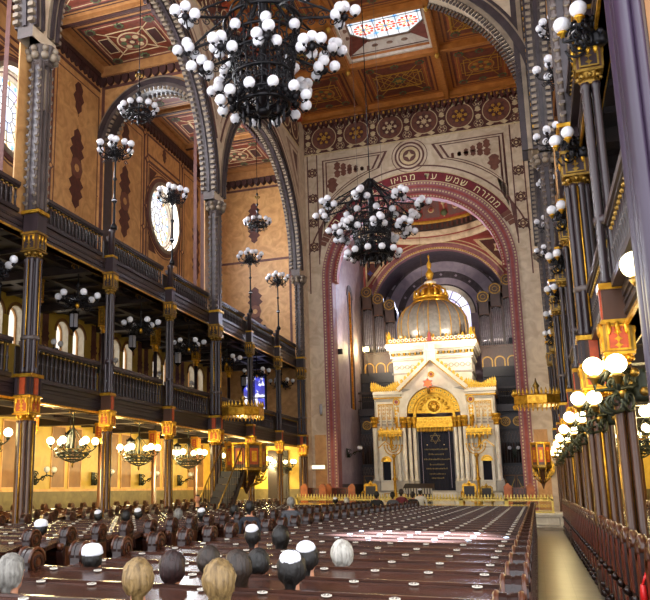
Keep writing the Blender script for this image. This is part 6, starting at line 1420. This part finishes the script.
# pulpits and canopies
def pulpit(x, y, lab, sgn, sc=1.0):
    t = thing('pulpit', lab, 'pulpit', (x, y, 2.35)); t.scale = sc if isinstance(sc, tuple) else (sc,) * 3; n = 8; R = .72
    m = MB(); m.lathe([(R * .9, -.08), (R * 1.05, 0), (R * 1.05, .08), (R, .1)], (0, 0, 0), 'brass', n, False, rot=pi / 8); m.build('floor_plate', t)
    for k in range(n):
        a = k * pi / 4; m = MB(); c, q = cos(a), sin(a); ap = R * cos(pi / 8); hw = R * sin(pi / 8)
        def pt(u, v, d): return ((ap + d) * c - u * q, (ap + d) * q + u * c, v)
        def slab(u0, u1, v0, v1, d0, d1, mt): m.add([pt(u, v, d) for d in (d0, d1) for u, v in ((u0, v0), (u1, v0), (u1, v1), (u0, v1))], [(0, 1, 2, 3), (7, 6, 5, 4), (0, 4, 5, 1), (1, 5, 6, 2), (2, 6, 7, 3), (3, 7, 4, 0)], mt)
        slab(-hw, hw, .1, .88, -.04, 0, 'column_brown'); slab(-hw * .6, hw * .6, .2, .78, 0, .02, 'panel_orange'); slab(-hw * .35, hw * .35, .3, .68, .02, .03, 'gold'); slab(-hw, -hw * .78, .1, .9, 0, .04, 'gold'); slab(hw * .78, hw, .1, .9, 0, .04, 'gold'); m.build('side_panel', t)
    m = MB(); m.lathe([(R * 1.0, .88), (R * 1.1, .92), (R * 1.1, .98), (R * .95, 1.0)], (0, 0, 0), 'gold', n, False, rot=pi / 8); m.build('hand_rail', t)
    m = MB()
    for k in range(8):
        a = k * pi / 4 + pi / 8; scroll(m, (R * .8 * cos(a), R * .8 * sin(a), -.22), a, .17, -1, 'brass', .03); m.tube([(R * cos(a), R * sin(a), -.02), (R * .7 * cos(a), R * .7 * sin(a), -.45), (.15 * cos(a), .15 * sin(a), -.6)], .03, 'gold', 6); m.sphere((R * .75 * cos(a), R * .75 * sin(a), -.42), .05, 'gold_bright', 6, 5)
    m.lathe([(.02, -.85), (.1, -.7), (.2, -.55), (.4, -.2), (R * .9, -.05)], (0, 0, 0), 'column_brown', 8, False); m.build('scroll_bracket', t)
pulpit(-9.85, 27.9, 'octagonal gilded pulpit on scroll brackets at the left great pier', 1); pulpit(.2, 27.7, 'gilded pulpit with orange panels at the right great pier', -1, (.42, .42, .8))
def canopy(x, y, lab, sc=1):
    t = thing('pulpit_canopy', lab, 'canopy', (x, y, 4.3)); t.scale = (sc,) * 3; R = .78
    m = MB(); m.lathe([(R * .92, 0), (R, .04), (R, .3), (R * .95, .34)], (0, 0, 0), 'gold', 8, False, rot=pi / 8); m.build('ring', t)
    m = MB()
    for k in range(32): a = k * pi / 16; m.lathe([(.02, 0), (.05, .06), (.03, .12), (.005, .22)], (R * .97 * cos(a), R * .97 * sin(a), .34), 'gold_bright', 6); m.lathe([(.005, -.14), (.03, -.06), (.02, 0)], (R * .97 * cos(a), R * .97 * sin(a), .02), 'gold_bright', 6)
    m.build('crest', t, kind='stuff'); m = MB(); m.lathe([(.1, .34), (.06, .6), (.12, .68), (.05, .78), (.01, .95)], (0, 0, 0), 'brass', 10); m.lathe([(R * .9, .3), (.1, .36)], (0, 0, 0), 'brass', 8, False, rot=pi / 8); m.build('finial', t)
canopy(-9.9, 27.75, 'gold crown shaped canopy hanging above the left pulpit'); canopy(.22, 27.6, 'gold crown shaped canopy hanging above the right pulpit', .95)
t = thing('pulpit_stair', 'dark narrow stair with iron railing climbing to the left pulpit', 'stair', (-10.1, 25.6, 0)); of = (-10.1, 25.6, 0)
for i in range(10): y = 24.6 + i * .25; z = .23 * (i + 1); m = MB(); m.box(-10.45, -9.7, y, y + .28, z - .05, z, 'choir_dark'); m.box(-10.45, -9.7, y, y + .03, z - .22, z - .05, 'choir_dark'); m.build('step', t, of)
for x in (-10.48, -9.7):
    m = MB(); m.prism([(24.6, 0), (24.9, 0), (27.2, 2.1), (27.2, 2.35), (24.6, .1)], x - .02, x + .03, 'X', 'gal_wood'); m.build('stringer', t, of); m = MB(); m.tube([(x, 24.6, 1.0), (x, 27.2, 3.3)], .03, 'brass', 6)
    for i in range(12): y = 24.65 + i * .22; m.tube([(x, y, .1 + (y - 24.6) * .88), (x, y, 1.02 + (y - 24.6) * .885)], .014, 'iron', 5)
    m.build('railing', t, of)

# chancel sconces, floodlights, sign
for s, sd in ((-1, 'left'), (1, 'right')):
    o = place(SC, 'iron sconce with two white globes on the %s side of the chancel' % sd, (CH + s * 4.55 if s < 0 else -1.0, 43.6 if s < 0 else 47.6, 3.6), 0 if s < 0 else -pi / 2)
    p = (CH + s * 4.35, 41.9, 8.9) if s < 0 else (CH + s * 4.35, 41.9, 8.9)
    t = thing('floodlight', 'small black floodlight fixed inside the %s jamb of the chancel arch' % sd, 'floodlight', p); m = MB(); m.box(-.14, .14, -.2, -.02, -.12, .16, 'flood_black'); m.tube([(0, -.1, .05), (s * .22, -.1, .1)], .02, 'flood_black', 5); m.build('housing', t); m = MB(); m.rect(-.11, .11, -.09, .13, -.02, -.01, 'Y', 'flood_light'); m.build('lens', t)
t = thing('floodlight', 'bright floodlight glaring at the foot of the left organ case', 'floodlight', (-9.05, 48.0, 10.0)); m = MB(); m.box(-.2, .2, -.1, .1, -.15, .15, 'flood_black'); m.tube([(0, 0, -.15), (0, .2, -1.6)], .025, 'flood_black', 5); m.build('housing', t); m = MB(); m.rect(-.16, .16, -.12, .12, -.13, -.1, 'Y', 'flood_light'); m.build('lens', t)
LAMPS.append((-9.05, 47.7, 10.0, 60))
t = thing('wall_sign', 'small lit white sign on the left pillar of the chancel arch', 'sign', (-10.4, 40.6, 2.75)); m = MB(); m.box(-.42, .42, -.04, .06, -.14, .14, 'brass'); m.build('frame', t); m = MB(); m.rect(-.38, .38, -.1, .1, -.05, -.04, 'Y', 'sign_white'); m.build('face', t)
for s, sd in ((-1, 'left'), (1, 'right')):
    t = thing('wall_lamp', 'slim white wall lamp on the marble %s pillar of the chancel arch' % sd, 'wall lamp', (CH + s * 5.2, 40.66, 5.6)); m = MB(); m.box(-.05, .05, -.04, .03, -.2, .05, 'brass'); m.build('bracket', t); m = MB(); m.lathe([(.04, -.15), (.07, 0), (.08, .25), (.05, .4)], (0, -.1, 0), 'lantern_glass', 10); m.build('shade', t)
t = thing('wall_plaque', 'dark wreath shaped plaque on the right pillar above the railing', 'plaque', (.35, 40.6, 2.6)); m = MB(); m.ring(0, 0, .28, .5, -.08, .02, 'Y', 'gold', 20); m.star(0, 0, .42, -.05, .02, 'Y', 'choir_dark', 8, .7)
for k in range(12): a = k * pi / 6; m.leaf(.45 * cos(a), .45 * sin(a) - .08, .18, .12, -.1, -.06, 'Y', 'brass')
m.build('wreath', t)
# ================================================================== LIGHT
w = bpy.data.worlds.new('world'); S.world = w; w.use_nodes = True
w.node_tree.nodes['Background'].inputs[0].default_value = (.93, .95, 1, 1); w.node_tree.nodes['Background'].inputs[1].default_value = 2.0
def light(name, kind, loc, power, col, size=.2, rot=None, sizey=None, spread=None, spot=None):
    l = bpy.data.lights.new(name, kind); l.energy = power; l.color = col
    if kind == 'AREA':
        l.size = size
        if sizey: l.shape = 'RECTANGLE'; l.size_y = sizey
        if spread: l.spread = spread
    elif kind in ('POINT', 'SPOT'): l.shadow_soft_size = size
    if spot: l.spot_size = spot; l.spot_blend = .6
    o = bpy.data.objects.new(name, l); COL.objects.link(o); o.location = loc
    if rot is not None: o.rotation_euler = rot
    return o
def aim(o, p): o.rotation_euler = (Vector(p) - o.location).to_track_quat('-Z', 'Y').to_euler(); return o
for j in SKY:   # daylight under each skylight
    light('skylight_daylight', 'AREA', (-4.92, (YC[j] + YC[j + 1]) / 2, 23.5), 5400, (.95, .97, 1), 2.6, (0, 0, 0), 2.6)
for c in (9.225, 21.375, 33.525):   # daylight through the rose windows
    light('rose_daylight', 'AREA', (-16.2, c, 14.7), 600, (.93, .95, 1), 2.2, (0, -pi / 2, 0)); light('rose_daylight', 'AREA', (6.4, c, 14.7), 150, (.93, .95, 1), 2.2, (0, pi / 2, 0))
light('apse_daylight', 'AREA', (CH, LY - .15, 14.2), 120, (.72, .76, 1), 3.2, (-pi / 2, 0, 0), 1.4, spread=radians(60))
b_ = light('added_pew_sheen_spot', 'SPOT', (-4.9, 9.3, 22.8), 1300000, (.34, .6, 1), .1, spot=radians(7)); aim(b_, (-1.7, 12.2, 1.05))  # added spot, stands in for the reflected window sheen on the central pews
WARM = (1, .79, .36)
for p in LAMPS: light('lamp_glow', 'POINT', p[:3], p[3] * 2.2, WARM, .3)
for s in (-1, 1):
    o = light('ark_flood', 'SPOT', (CH + s * 4.35, 41.9, 8.9), 480, (1, .84, .58), .15, spot=radians(70)); aim(o, (CH, 45.3, 5.0))
    o = light('chancel_flood', 'SPOT', (CH + s * 4.4, 42.1, 9.2), 1100, (1, .88, .72), .15, spot=radians(110)); aim(o, (CH - s * 1.5, 49, 14.5))
S.view_settings.exposure = 0.85
